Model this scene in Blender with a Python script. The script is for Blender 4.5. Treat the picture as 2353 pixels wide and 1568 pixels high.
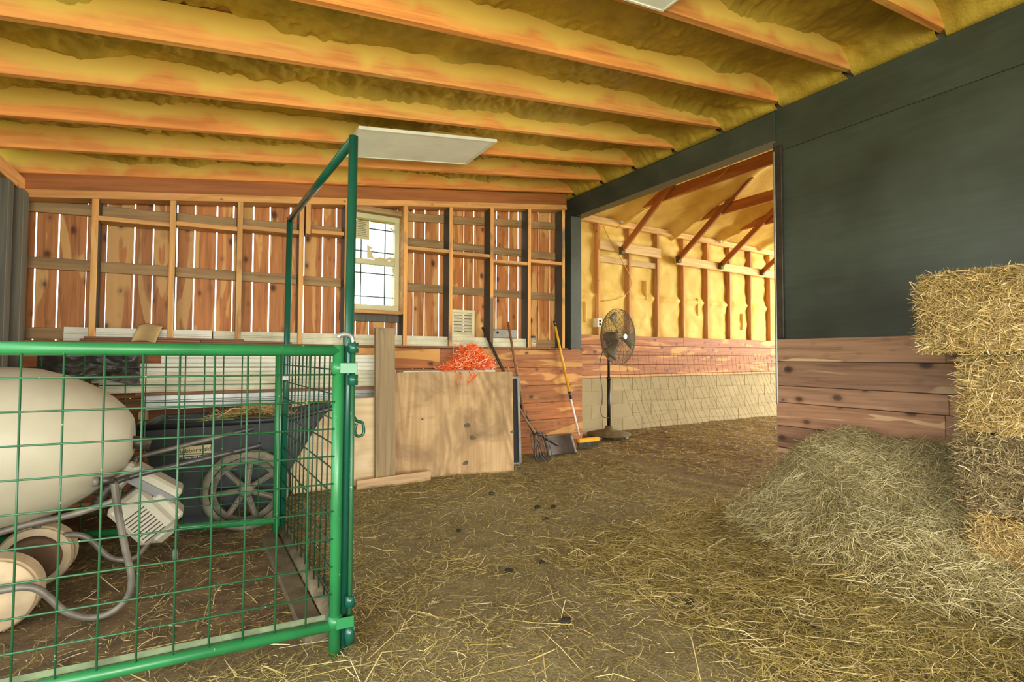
import bpy, bmesh, math, random
import numpy as np
from mathutils import Matrix, Vector, Euler

for o in list(bpy.data.objects):
    bpy.data.objects.remove(o)
S = bpy.context.scene
COL = S.collection
random.seed(7)
RNG = np.random.default_rng(11)

# ------------------------------------------------------------------ camera
F = 1142.0
CAM = Vector((0, 0, 1.1))
CM = (Matrix.Rotation(math.radians(-31.4), 3, 'Z') @ Matrix.Rotation(math.radians(90 + 1.8), 3, 'X')
      @ Matrix.Rotation(math.radians(.2), 3, 'Z'))
cd = bpy.data.cameras.new('camera')
cd.sensor_width = 36
cd.lens = 36 * F / 2353
cd.clip_start = .02
cam = bpy.data.objects.new('camera', cd)
cam.matrix_world = Matrix.Translation(CAM) @ CM.to_4x4()
COL.objects.link(cam)
S.camera = cam

# ------------------------------------------------------------------ sky, daylight, exposure
w = bpy.data.worlds.new('sky')
S.world = w
w.use_nodes = True
bg = w.node_tree.nodes['Background']
bg.inputs[0].default_value = (.93, .97, 1, 1)
bg.inputs[1].default_value = 4.0


def area(name, loc, aim, sx, sy, power, col):
    l = bpy.data.lights.new(name, 'AREA')
    l.shape = 'RECTANGLE'
    l.size, l.size_y = sx, sy
    l.energy = power
    l.color = col
    o = bpy.data.objects.new(name, l)
    o.location = loc
    o.rotation_euler = (Vector(aim) - Vector(loc)).to_track_quat('-Z', 'Y').to_euler()
    COL.objects.link(o)
    return o


area('daylight_open_front', (-.1, -3.7, 1.1), (-.1, 0, 1.15), 2.2, 2.0, 215, (1, .97, .90))
area('daylight_open_side', (-1.5, -1.3, 1.2), (1, -1.0, 1.25), 3.6, 2.0, 130, (1, .97, .91))
area('daylight_barn_door', (12.4, 1.6, 1.9), (5, 3.2, 1.6), 5.5, 3.4, 720, (1, .94, .80))

S.view_settings.view_transform = 'Standard'
S.view_settings.look = 'None'
S.view_settings.gamma = 1
S.view_settings.use_curve_mapping = False
S.view_settings.exposure = 0.14

# ------------------------------------------------------------------ helpers


def on(ax, v, px, py):
    d = CM @ Vector(((px - 1176.5) / F, -(py - 784) / F, -1))
    t = (v - CAM[ax]) / d[ax]
    return CAM + d * t


def oY(Y, px, py): return on(1, Y, px, py)


def oZ(Z, px, py): return on(2, Z, px, py)


def oX(X, px, py): return on(0, X, px, py)


def srgb(r, g, b):
    f = lambda c: (c / 255 / 12.92) if c / 255 <= .04045 else ((c / 255 + .055) / 1.055) ** 2.4
    return (f(r), f(g), f(b), 1)


_T = RNG.random((256, 256))


def vnoise(x, y, s=0):
    x = np.asarray(x, float) + s * 17.37
    y = np.asarray(y, float) + s * 31.71
    xi = np.floor(x).astype(int); yi = np.floor(y).astype(int)
    fx = x - xi; fy = y - yi
    fx = fx * fx * (3 - 2 * fx); fy = fy * fy * (3 - 2 * fy)
    g = lambda a, b: _T[a & 255, b & 255]
    return ((g(xi, yi) * (1 - fx) + g(xi + 1, yi) * fx) * (1 - fy)
            + (g(xi, yi + 1) * (1 - fx) + g(xi + 1, yi + 1) * fx) * fy)


def fbm(x, y, s=0, n=4):
    r = 0; a = .5; t = 0
    for i in range(n):
        r = r + a * vnoise(np.asarray(x) * 2 ** i, np.asarray(y) * 2 ** i, s + i); t += a; a *= .5
    return r / t


def mesh_np(name, V, Fq):
    V = np.ascontiguousarray(V, dtype=np.float32).reshape(-1, 3)
    Fq = np.ascontiguousarray(Fq, dtype=np.int32)
    m = bpy.data.meshes.new(name)
    n, k = Fq.shape
    m.vertices.add(len(V)); m.vertices.foreach_set('co', V.ravel())
    m.loops.add(n * k); m.loops.foreach_set('vertex_index', Fq.ravel())
    m.polygons.add(n)
    m.polygons.foreach_set('loop_start', np.arange(0, n * k, k, dtype=np.int32))
    m.polygons.foreach_set('loop_total', np.full(n, k, dtype=np.int32))
    m.update(calc_edges=True)
    return m


def tag(o, label=None, cat=None, group=None, kind=None):
    if label: o['label'] = label
    if cat: o['category'] = cat
    if group: o['group'] = group
    if kind: o['kind'] = kind
    return o


def link(name, mesh, mat, parent=None, origin=(0, 0, 0), smooth=False):
    """mesh vertices already relative to origin (world); parents carry no rotation unless stated"""
    o = bpy.data.objects.new(name, mesh)
    COL.objects.link(o)
    if mat is not None and len(mesh.materials) == 0:
        mesh.materials.append(mat)
    if smooth:
        mesh.polygons.foreach_set('use_smooth', [True] * len(mesh.polygons))
    o.location = origin
    if parent is not None:
        o.parent = parent
        base = Vector((0, 0, 0))
        p = parent
        while p is not None:
            base += Vector(p.location); p = p.parent
        o.location = Vector(origin) - base
    return o


def mk(name, V, Fc, mat, parent=None, smooth=False, base=False):
    """build from world-space verts; origin at centroid (or at base)"""
    V = np.asarray([tuple(v) for v in V], float) if not isinstance(V, np.ndarray) else V.astype(float).reshape(-1, 3)
    c = (V.min(0) + V.max(0)) / 2
    if base or parent is None: c[2] = V[:, 2].min()
    m = bpy.data.meshes.new(name)
    if isinstance(Fc, np.ndarray):
        m = mesh_np(name, V - c, Fc)
    else:
        m.from_pydata([tuple(v) for v in (V - c)], [], [tuple(f) for f in Fc])
        m.update()
    return link(name, m, mat, parent, tuple(c), smooth)


def thing(name, loc, label=None, cat=None, group=None, kind=None):
    o = bpy.data.objects.new(name, None)
    o.empty_display_size = .1
    COL.objects.link(o)
    o.location = loc
    tag(o, label, cat, group, kind)
    return o


def bm_out(bm):
    bm.verts.index_update()
    V = np.array([v.co[:] for v in bm.verts]); Fc = [[v.index for v in f.verts] for f in bm.faces]
    bm.free()
    return V, Fc


def frame_box(c, u, v, n, su, sv, sn, bev=.0):
    """box centred at c with axes u,v,n and full sizes"""
    bm = bmesh.new()
    bmesh.ops.create_cube(bm, size=1)
    for x in bm.verts: x.co = Vector((x.co.x * su, x.co.y * sv, x.co.z * sn))
    if bev > 0:
        bmesh.ops.bevel(bm, geom=bm.edges[:], offset=bev, segments=1, affect='EDGES', profile=.5)
    M = Matrix((u, v, n)).transposed()
    for x in bm.verts: x.co = M @ x.co + Vector(c)
    return bm_out(bm)


def box(name, x0, x1, y0, y1, z0, z1, mat, parent=None, bev=.003):
    V, Fc = frame_box(((x0 + x1) / 2, (y0 + y1) / 2, (z0 + z1) / 2), (1, 0, 0), (0, 1, 0), (0, 0, 1),
                      abs(x1 - x0), abs(y1 - y0), abs(z1 - z0), min(bev, .3 * min(abs(x1 - x0), abs(y1 - y0), abs(z1 - z0))))
    return mk(name, V, Fc, mat, parent)


def beam(name, a, b, wdt, hgt, mat, parent=None, up=(0, 0, 1), bev=.003):
    """bar between two points: local long axis, width sideways, height along up. Texture: object keeps local X as long axis"""
    a = Vector(a); b = Vector(b)
    u = (b - a); L = u.length; u.normalize()
    s = Vector(up).cross(u).normalized(); n = u.cross(s).normalized()
    bm = bmesh.new(); bmesh.ops.create_cube(bm, size=1)
    for x in bm.verts: x.co = Vector((x.co.x * L, x.co.y * wdt, x.co.z * hgt))
    if bev > 0: bmesh.ops.bevel(bm, geom=bm.edges[:], offset=min(bev, .3 * min(wdt, hgt)), segments=1, affect='EDGES')
    V, Fc = bm_out(bm)
    m = bpy.data.meshes.new(name); m.from_pydata([tuple(v) for v in V], [], Fc); m.update()
    o = link(name, m, mat, parent, tuple((a + b) / 2))
    o.rotation_euler = Matrix((u, s, n)).transposed().to_euler()
    return o


def tube_vf(pts, r, seg=8, cap=True, closed=False):
    pts = [Vector(p) for p in pts]; n = len(pts)
    rs = r if isinstance(r, (list, tuple)) else [r] * n
    V = []; Fc = []
    t0 = (pts[1] - pts[0]).normalized()
    nrm = t0.orthogonal().normalized()
    for i, p in enumerate(pts):
        if closed: t = (pts[(i + 1) % n] - pts[i - 1]).normalized()
        else: t = (pts[min(i + 1, n - 1)] - pts[max(i - 1, 0)]).normalized()
        nrm = (nrm - t * nrm.dot(t)).normalized()
        b = t.cross(nrm)
        for k in range(seg):
            a = 2 * math.pi * k / seg
            V.append(p + (nrm * math.cos(a) + b * math.sin(a)) * rs[i])
    rings = n if closed else n - 1
    for i in range(rings):
        j = (i + 1) % n
        for k in range(seg):
            l = (k + 1) % seg
            Fc.append((i * seg + k, i * seg + l, j * seg + l, j * seg + k))
    if cap and not closed:
        Fc.append(tuple(range(seg))[::-1]); Fc.append(tuple((n - 1) * seg + k for k in range(seg)))
    return V, Fc


def tube(name, pts, r, mat, parent=None, seg=8, closed=False):
    V, Fc = tube_vf(pts, r, seg, True, closed)
    return mk(name, V, Fc, mat, parent, smooth=True)


def merge(parts):
    V = []; Fc = []
    for v, f in parts:
        o = len(V); V += [tuple(x) for x in v]; Fc += [tuple(i + o for i in q) for q in f]
    return V, Fc


def smooth_path(pts, k=6):
    pts = [Vector(p) for p in pts]; out = []
    for i in range(len(pts) - 1):
        p0 = pts[max(i - 1, 0)]; p1 = pts[i]; p2 = pts[i + 1]; p3 = pts[min(i + 2, len(pts) - 1)]
        for j in range(k):
            t = j / k
            out.append(.5 * ((2 * p1) + (p2 - p0) * t + (2 * p0 - 5 * p1 + 4 * p2 - p3) * t * t + (3 * p1 - p0 - 3 * p2 + p3) * t ** 3))
    out.append(pts[-1])
    return out


def lathe_vf(prof, c, axis, seg=24, cap=True):
    """prof: list of (s along axis, r)"""
    a = Vector(axis).normalized(); e = a.orthogonal().normalized(); f = a.cross(e)
    V = []; Fc = []
    for s, r in prof:
        for k in range(seg):
            t = 2 * math.pi * k / seg
            V.append(Vector(c) + a * s + (e * math.cos(t) + f * math.sin(t)) * r)
    for i in range(len(prof) - 1):
        for k in range(seg):
            l = (k + 1) % seg
            Fc.append((i * seg + k, i * seg + l, (i + 1) * seg + l, (i + 1) * seg + k))
    if cap:
        Fc.append(tuple(range(seg))[::-1]); Fc.append(tuple((len(prof) - 1) * seg + k for k in range(seg)))
    return V, Fc


def lathe(name, prof, c, axis, mat, parent=None, seg=24, cap=True, smooth=True):
    V, Fc = lathe_vf(prof, c, axis, seg, cap)
    return mk(name, V, Fc, mat, parent, smooth)


def grid_f(nx, ny):
    i = np.arange(nx - 1)[:, None] * ny + np.arange(ny - 1)[None]
    return np.stack([i, i + ny, i + ny + 1, i + 1], -1).reshape(-1, 4)


def strands(P, D, L, W, bend, wide=None):
    """bent ribbons: returns verts, quads"""
    n = len(P)
    D = D / np.linalg.norm(D, axis=1, keepdims=True)
    if wide is None:
        wide = RNG.normal(size=(n, 3)); 
    Wd = np.cross(D, wide); Wd /= np.linalg.norm(Wd, axis=1, keepdims=True) + 1e-9
    B = np.cross(Wd, D)
    side = Wd * RNG.normal(size=(n, 1)) * bend[:, None] + B * RNG.normal(size=(n, 1)) * bend[:, None] * .4
    a = P - D * L[:, None] / 2; b = P + side; c = P + D * L[:, None] / 2
    V = np.empty((n, 6, 3))
    for k, (q, s) in enumerate(((a, .7), (b, 1.), (c, .5))):
        V[:, 2 * k] = q - Wd * (W * s)[:, None] / 2; V[:, 2 * k + 1] = q + Wd * (W * s)[:, None] / 2
    i = np.arange(n)[:, None] * 6
    Q = np.concatenate([i + np.array([[0, 1, 3, 2]]), i + np.array([[2, 3, 5, 4]])])
    return V.reshape(-1, 3), Q


# ------------------------------------------------------------------ materials
def nm(name):
    m = bpy.data.materials.new(name); m.use_nodes = True
    nt = m.node_tree
    return m, nt, nt.nodes['Principled BSDF']


def nd(nt, t, **kw):
    n = nt.nodes.new(t)
    for k, v in kw.items():
        if k.startswith('_'): n.inputs[k[1:].replace('_', ' ')].default_value = v
        else: setattr(n, k, v)
    return n


def ramp(nt, stops, src):
    r = nt.nodes.new('ShaderNodeValToRGB')
    e = r.color_ramp.elements
    while len(e) < len(stops): e.new(.5)
    for x, (p, c) in zip(e, stops): x.position = p; x.color = c
    nt.links.new(src, r.inputs[0])
    return r.outputs[0]


def mixc(nt, f, a, b, mode='MIX'):
    n = nt.nodes.new('ShaderNodeMix'); n.data_type = 'RGBA'; n.blend_type = mode
    for s, v in ((0, f), (6, a), (7, b)):
        if hasattr(v, 'is_linked') or isinstance(v, bpy.types.NodeSocket): nt.links.new(v, n.inputs[s])
        else: n.inputs[s].default_value = v
    return n.outputs[2]


def coords(nt, scale=(1, 1, 1), rand=True):
    tc = nt.nodes.new('ShaderNodeTexCoord')
    mp = nt.nodes.new('ShaderNodeMapping'); mp.inputs['Scale'].default_value = scale
    nt.links.new(tc.outputs['Object'], mp.inputs[0])
    if rand:
        oi = nt.nodes.new('ShaderNodeObjectInfo')
        ml = nd(nt, 'ShaderNodeVectorMath', operation='SCALE'); ml.inputs[0].default_value = (37, 53, 71)
        nt.links.new(oi.outputs['Random'], ml.inputs['Scale'])
        nt.links.new(ml.outputs[0], mp.inputs['Location'])
    return mp.outputs[0]


def noise(nt, vec, scale, detail=3, rough=.55, dist=0):
    n = nd(nt, 'ShaderNodeTexNoise', _Scale=scale, _Detail=detail, _Roughness=rough, _Distortion=dist)
    nt.links.new(vec, n.inputs['Vector'])
    return n.outputs['Fac']


def bump(nt, b, h, strength=.3, dist=.01):
    n = nd(nt, 'ShaderNodeBump', _Strength=strength, _Distance=dist)
    nt.links.new(h, n.inputs['Height']); nt.links.new(n.outputs[0], b.inputs['Normal'])


def plain(name, c, rough=.6, metal=0., var=.15, scale=8, bumpy=.1):
    m, nt, b = nm(name)
    v = coords(nt)
    f = noise(nt, v, scale, 4)
    d = tuple(x * (1 - var * 2) for x in c[:3]) + (1,)
    l = tuple(min(1, x * (1 + var)) for x in c[:3]) + (1,)
    nt.links.new(ramp(nt, [(.3, d), (.7, l)], f), b.inputs['Base Color'])
    b.inputs['Roughness'].default_value = rough; b.inputs['Metallic'].default_value = metal
    if bumpy: bump(nt, b, noise(nt, v, scale * 8, 2), bumpy, .004)
    return m


def wood(name, dark, mid, sap, axis=0, sapamt=.5, knots=.5, rough=.65, gscale=1.0, over=None, stain=0):
    """boards: grain along the given axis; sapwood streaks, knots, per-board tone"""
    m, nt, b = nm(name)
    st = [26., 26., 26.]; st[axis] = 1.4
    lo = [7., 7., 7.]; lo[axis] = 1.1
    kn = [12., 12., 12.]; kn[axis] = 8.0
    v1 = coords(nt, [x * gscale for x in st]); v2 = coords(nt, lo); v3 = coords(nt, kn)
    g = noise(nt, v1, 1.0, 5, .6, .6)
    col = ramp(nt, [(.25, dark), (.5, mid), (.75, tuple(min(1, x * 1.35) for x in mid[:3]) + (1,))], g)
    sp = noise(nt, v2, 1.0, 2, .5, .8)
    spf = ramp(nt, [(sapamt, (0, 0, 0, 1)), (sapamt + .03, (1, 1, 1, 1))], sp)
    sapc = mixc(nt, .35, sap, col)
    col = mixc(nt, spf, col, sapc)
    vo = nd(nt, 'ShaderNodeTexVoronoi', _Scale=1.0, _Randomness=1.0)
    nt.links.new(v3, vo.inputs['Vector'])
    sc_ = nt.nodes.new('ShaderNodeSeparateColor'); nt.links.new(vo.outputs['Color'], sc_.inputs[0])
    ma = nd(nt, 'ShaderNodeMath', operation='MULTIPLY_ADD'); ma.inputs[1].default_value = .45
    nt.links.new(sc_.outputs[0], ma.inputs[0]); nt.links.new(vo.outputs['Distance'], ma.inputs[2])
    kf = ramp(nt, [(.14 * knots, (1, 1, 1, 1)), (.30 * knots, (.75, .75, .75, 1)), (.36 * knots, (.3, .3, .3, 1)), (.60 * knots, (0, 0, 0, 1))], ma.outputs[0])
    kd = tuple(x * .35 for x in dark[:3]) + (1,)
    col = mixc(nt, kf, col, kd)
    oi = nt.nodes.new('ShaderNodeObjectInfo')
    tone = ramp(nt, [(0, (.72, .70, .70, 1)), (.5, (1, 1, 1, 1)), (1, (1.0, .90, .80, 1))], oi.outputs['Random'])
    col = mixc(nt, 1.0, col, tone, 'MULTIPLY')
    if stain:
        v5 = coords(nt, (1, 1, 1)); n5 = noise(nt, v5, 2.4, 5, .6, 1.2)
        sf = ramp(nt, [(.45, (0, 0, 0, 1)), (.75, (stain, stain, stain, 1))], n5)
        col = mixc(nt, sf, col, tuple(x * .55 for x in dark[:3]) + (1,))
    if over:
        v4 = coords(nt, (1, 1, 1)); oc, amt, zlo, zhi = over
        tc = nt.nodes.new('ShaderNodeTexCoord'); sx = nt.nodes.new('ShaderNodeSeparateXYZ')
        nt.links.new(tc.outputs['Object'], sx.inputs[0])
        mr = nd(nt, 'ShaderNodeMapRange'); mr.inputs[1].default_value = zlo; mr.inputs[2].default_value = zhi
        nt.links.new(sx.outputs[2], mr.inputs[0])
        n4 = noise(nt, v4, 2.6, 3, .5, .4)
        ad = nd(nt, 'ShaderNodeMath', operation='ADD'); nt.links.new(mr.outputs[0], ad.inputs[0]); nt.links.new(n4, ad.inputs[1])
        of = ramp(nt, [(amt, (0, 0, 0, 1)), (amt + .22, (1, 1, 1, 1))], ad.outputs[0])
        col = mixc(nt, of, col, oc)
    nt.links.new(col, b.inputs['Base Color'])
    b.inputs['Roughness'].default_value = rough
    bump(nt, b, g, .25, .004)
    return m


CED_D, CED_M, CED_S = srgb(120, 70, 34), srgb(172, 108, 56), srgb(226, 174, 92)
M = {}
M['cedar_x'] = wood('cedar_planks_lengthwise', CED_D, CED_M, CED_S, 0, .565, .85)
M['cedar_y'] = wood('cedar_planks_sideways', srgb(116, 86, 64), srgb(166, 128, 98), srgb(226, 196, 150), 1, .60, .9)
M['cedar_z'] = wood('cedar_siding_upright', srgb(142, 82, 38), srgb(200, 130, 70), srgb(240, 194, 118), 2, .545, .85)
FOAMC = srgb(206, 168, 62)
M['rafter'] = wood('rafter_lumber', srgb(196, 118, 50), srgb(228, 154, 76), srgb(238, 182, 102), 0, .62, .22,
                   over=(srgb(228, 188, 84), .70, -.12, .16))
M['stud'] = wood('framing_stud', srgb(176, 122, 66), srgb(208, 154, 88), srgb(228, 184, 116), 2, .6, .3)
M['studx'] = wood('framing_lumber_level', srgb(176, 122, 66), srgb(212, 158, 92), srgb(228, 184, 116), 0, .6, .3)
M['girt'] = wood('weathered_girt', srgb(124, 100, 66), srgb(166, 134, 88), srgb(186, 154, 104), 0, .6, .35)
M['grey_stud'] = wood('grey_weathered_stud', srgb(78, 76, 66), srgb(104, 100, 86), srgb(130, 120, 98), 2, .66, .2)
M['pine_x'] = wood('pale_pine_ledger', srgb(200, 160, 92), srgb(226, 190, 122), srgb(236, 206, 146), 0, .6, .45)
def dark_sided_stud():  # wood with grey patches on the front face, dark grey on the others
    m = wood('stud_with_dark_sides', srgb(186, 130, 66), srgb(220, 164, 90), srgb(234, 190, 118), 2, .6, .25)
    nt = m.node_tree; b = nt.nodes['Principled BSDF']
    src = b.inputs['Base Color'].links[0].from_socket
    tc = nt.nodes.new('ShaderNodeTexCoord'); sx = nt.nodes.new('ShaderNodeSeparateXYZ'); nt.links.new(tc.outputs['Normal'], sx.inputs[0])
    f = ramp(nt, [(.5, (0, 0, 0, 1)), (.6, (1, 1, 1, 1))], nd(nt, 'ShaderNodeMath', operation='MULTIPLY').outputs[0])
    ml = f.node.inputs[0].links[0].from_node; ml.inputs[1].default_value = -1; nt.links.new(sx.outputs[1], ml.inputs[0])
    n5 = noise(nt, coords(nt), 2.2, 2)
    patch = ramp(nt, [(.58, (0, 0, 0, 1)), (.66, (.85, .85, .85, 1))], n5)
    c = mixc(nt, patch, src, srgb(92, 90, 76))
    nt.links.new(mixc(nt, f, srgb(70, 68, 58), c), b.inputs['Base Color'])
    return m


M['stud_dark_sided'] = dark_sided_stud()
M['truss'] = wood('truss_lumber', srgb(146, 84, 34), srgb(176, 106, 46), srgb(196, 130, 66), 0, .66, .25)
M['old_board'] = wood('old_board', srgb(106, 88, 60), srgb(142, 120, 84), srgb(156, 134, 96), 2, .66, .3)
M['old_board_x'] = wood('old_board_lengthwise', srgb(156, 124, 86), srgb(198, 164, 118), srgb(210, 178, 134), 0, .66, .3)
M['lath'] = wood('brown_lath', srgb(96, 64, 42), srgb(134, 92, 62), srgb(150, 112, 80), 0, .66, .2)
M['handle'] = wood('tool_handle_wood', srgb(104, 74, 44), srgb(150, 110, 66), srgb(160, 124, 80), 0, .7, .05)
M['ply'] = wood('plywood_face', srgb(140, 108, 66), srgb(188, 152, 102), srgb(206, 174, 126), 2, .55, .16, gscale=.5, stain=.5)
def ply(name, dark, mid, lite, stain, axis):
    m, nt, b = nm(name)
    sc = [2.4, 2.4, 2.4]; sc[axis] = .7
    v = coords(nt, sc)
    nz = noise(nt, v, .9, 2, .45, .5)
    m1 = nd(nt, 'ShaderNodeMath', operation='MULTIPLY'); m1.inputs[1].default_value = 60; nt.links.new(nz, m1.inputs[0])
    m2 = nd(nt, 'ShaderNodeMath', operation='SINE'); nt.links.new(m1.outputs[0], m2.inputs[0])
    m3 = nd(nt, 'ShaderNodeMath', operation='MULTIPLY_ADD'); m3.inputs[1].default_value = .5; m3.inputs[2].default_value = .5; nt.links.new(m2.outputs[0], m3.inputs[0])
    fg = [40., 40., 40.]; fg[axis] = 2.5
    g2 = noise(nt, coords(nt, fg), 1, 3)
    col = ramp(nt, [(.1, dark), (.55, mid), (.95, lite)], m3.outputs[0])
    col = mixc(nt, .60, col, mid)
    col = mixc(nt, .3, col, ramp(nt, [(.3, dark), (.7, lite)], g2))
    n5 = noise(nt, coords(nt), 2.2, 5, .62, 1.0)
    sf = ramp(nt, [(.46, (0, 0, 0, 1)), (.72, (stain, stain, stain, 1))], n5)
    col = mixc(nt, sf, col, tuple(x * .5 for x in dark[:3]) + (1,))
    nt.links.new(col, b.inputs['Base Color']); b.inputs['Roughness'].default_value = .7
    bump(nt, b, g2, .2, .003)
    return m


M['ply'] = ply('plywood_figured', srgb(146, 110, 66), srgb(196, 158, 104), srgb(218, 186, 136), .7, 2)
M['ply_pale'] = ply('pale_plywood_face', srgb(204, 168, 112), srgb(232, 206, 156), srgb(240, 220, 178), .12, 0)


def foam_mat(name, a, b_, bs=.5):
    m, nt, b = nm(name)
    v = coords(nt)
    f = noise(nt, v, 3.5, 4, .55, .6)
    nt.links.new(ramp(nt, [(.3, a), (.7, b_)], f), b.inputs['Base Color'])
    b.inputs['Roughness'].default_value = .75
    f2 = noise(nt, v, 55, 3, .5, .3)
    bump(nt, b, f2, bs, .006)
    return m


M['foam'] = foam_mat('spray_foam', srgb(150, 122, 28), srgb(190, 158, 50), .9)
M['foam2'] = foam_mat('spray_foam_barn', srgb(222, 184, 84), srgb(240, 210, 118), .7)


def paint_dark():
    m, nt, b = nm('dark_green_grey_paint')
    v = coords(nt, (1, 1, 1)); v2 = coords(nt, (22, 2.0, 22))
    f = noise(nt, v2, 1.5, 4); f2 = noise(nt, v, 1.6, 3)
    c = ramp(nt, [(.3, srgb(52, 58, 46)), (.7, srgb(72, 80, 68))], f2)
    c = mixc(nt, ramp(nt, [(.3, (.85, .85, .85, 1)), (.7, (1.05, 1.05, 1.05, 1))], f), (0, 0, 0, 1), c, 'MIX')
    nt.links.new(c, b.inputs['Base Color'])
    b.inputs['Roughness'].default_value = .42
    bump(nt, b, f, .25, .003)
    return m


M['dark'] = paint_dark()


def enamel(name, c, chip, amt=.70, rough=.32):
    m, nt, b = nm(name)
    v = coords(nt)
    f = noise(nt, v, 60, 3, .6)
    g = noise(nt, v, 5, 3)
    base = ramp(nt, [(.3, tuple(x * .7 for x in c[:3]) + (1,)), (.7, c)], g)
    cf = ramp(nt, [(amt, (0, 0, 0, 1)), (amt + .04, (1, 1, 1, 1))], f)
    nt.links.new(mixc(nt, cf, base, chip), b.inputs['Base Color'])
    b.inputs['Roughness'].default_value = rough
    bump(nt, b, f, .08, .002)
    return m


M['green'] = enamel('green_enamel', srgb(40, 124, 68), srgb(176, 176, 130), .71)
M['green_dark'] = enamel('dark_green_enamel', srgb(22, 84, 64), srgb(120, 136, 110), .74, .25)
M['wire'] = enamel('green_wire', srgb(40, 92, 56), srgb(150, 160, 110), .68, .4)
M['wire_dark'] = enamel('dark_green_wire', srgb(34, 66, 44), srgb(120, 120, 90), .68, .4)
M['green_mud'] = plain('mud_dusted_green', srgb(104, 118, 84), .7, 0, .2, 14, .3)
M['mud_pipe'] = plain('mud_caked_pipe', srgb(120, 110, 84), .8, 0, .25, 14, .6)
M['mud_board'] = plain('mud_caked_board', srgb(104, 92, 66), .9, 0, .25, 9, .6)
M['cream'] = plain('cream_plastic', srgb(178, 171, 146), .5, 0, .09, 3, .05)
M['offwhite'] = plain('off_white_plastic', srgb(164, 158, 136), .5, 0, .10, 6, .05)
M['wheelplastic'] = plain('dusty_cream_wheel', srgb(188, 166, 130), .7, 0, .18, 7, .15)
M['wheelinner'] = plain('brown_wheel_inner', srgb(104, 76, 50), .8, 0, .15, 7, .15)
M['greyplastic'] = plain('grey_plastic', srgb(112, 112, 106), .5, 0, .1, 8, .05)
M['black'] = plain('black_plastic', srgb(44, 46, 46), .45, 0, .15, 6, .08)
M['blacktub'] = plain('black_tub_plastic', srgb(52, 56, 56), .5, 0, .2, 5, .1)
M['dustyblack'] = plain('dusty_black', srgb(110, 104, 88), .8, 0, .22, 14, .2)
M['tyre'] = plain('dusty_tyre', srgb(128, 122, 100), .85, 0, .2, 16, .3)
M['slot'] = plain('dark_slot', srgb(58, 46, 34), .8, 0, .1, 8, 0)
M['tubeframe'] = plain('dusty_steel_tube', srgb(112, 106, 92), .5, .2, .28, 9, .2)
M['tubeblack'] = plain('black_steel_tube', srgb(62, 60, 56), .42, .2, .2, 9, .1)
M['vinyl'] = plain('white_vinyl', srgb(228, 226, 204), .5, 0, .08, 5, .05)
M['vinyl_dirty'] = plain('dusty_white_vinyl', srgb(214, 210, 176), .6, 0, .14, 5, .08)
M['white'] = plain('white_paint', srgb(240, 242, 228), .5, 0, .05, 5, .03)
M['metal'] = plain('galvanised_metal', srgb(170, 172, 162), .4, .6, .12, 10, .05)
M['steel_dark'] = plain('dark_steel', srgb(70, 62, 52), .5, .4, .25, 9, .2)
M['block'] = plain('concrete_block', srgb(172, 158, 120), .9, 0, .08, 2.5, .25)
M['mortar'] = plain('mortar', srgb(184, 168, 126), .95, 0, .05, 9, .3)
M['paper'] = plain('old_paper', srgb(214, 200, 150), .8, 0, .1, 6, .05)
M['card'] = plain('cardboard', srgb(196, 166, 112), .85, 0, .1, 6, .1)
M['tarp'] = plain('black_plastic_sheet', srgb(70, 68, 62), .38, 0, .3, 9, .15)
M['yellow'] = plain('yellow_plastic', srgb(232, 176, 34), .4, 0, .08, 6, .03)
M['screen'] = plain('black_insect_screen', srgb(34, 36, 36), .7, 0, .1, 40, .2)
M['winframe'] = plain('cream_window_vinyl', srgb(214, 206, 160), .5, 0, .06, 5, .03)
M['muntin'] = plain('green_grey_muntin', srgb(96, 112, 104), .6, 0, .05, 5, 0)
M['grass'] = plain('grass', srgb(120, 140, 50), .9, 0, .2, 3, 0)
M['fanmetal'] = plain('dusty_fan_wire', srgb(96, 84, 56), .6, .3, .15, 9, .05)
M['fanblade'] = plain('dusty_fan_blade', srgb(104, 92, 60), .6, .2, .15, 9, .05)
M['fanpole'] = plain('black_fan_pole', srgb(40, 38, 34), .35, .3, .1, 9, .03)
M['fandust'] = plain('dusty_fan_base', srgb(104, 92, 58), .85, 0, .2, 14, .2)
M['rustwire'] = plain('rusty_wire', srgb(124, 98, 54), .7, .3, .15, 9, 0)
M['cable'] = plain('yellow_cable', srgb(214, 168, 60), .5, 0, .05, 5, 0)
M['dung'] = plain('dung', srgb(34, 28, 18), .9, 0, .2, 30, .5)
M['bracket'] = plain('foam_smeared_bracket', srgb(96, 84, 44), .6, .3, .2, 12, .2)
M['ink'] = plain('dark_ink', srgb(40, 42, 40), .6, 0, 0, 5, 0)
M['redink'] = plain('red_ink', srgb(170, 60, 44), .6, 0, 0, 5, 0)


def glass_mat():
    m, nt, b = nm('window_glass')
    out = nt.nodes['Material Output']
    t = nd(nt, 'ShaderNodeBsdfTransparent'); t.inputs[0].default_value = (.93, .96, .95, 1)
    g = nd(nt, 'ShaderNodeBsdfGlossy'); g.inputs['Roughness'].default_value = .05
    mx = nd(nt, 'ShaderNodeMixShader'); mx.inputs[0].default_value = .03
    nt.links.new(t.outputs[0], mx.inputs[1]); nt.links.new(g.outputs[0], mx.inputs[2]); nt.links.new(mx.outputs[0], out.inputs[0])
    return m


M['glass'] = glass_mat()


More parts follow.
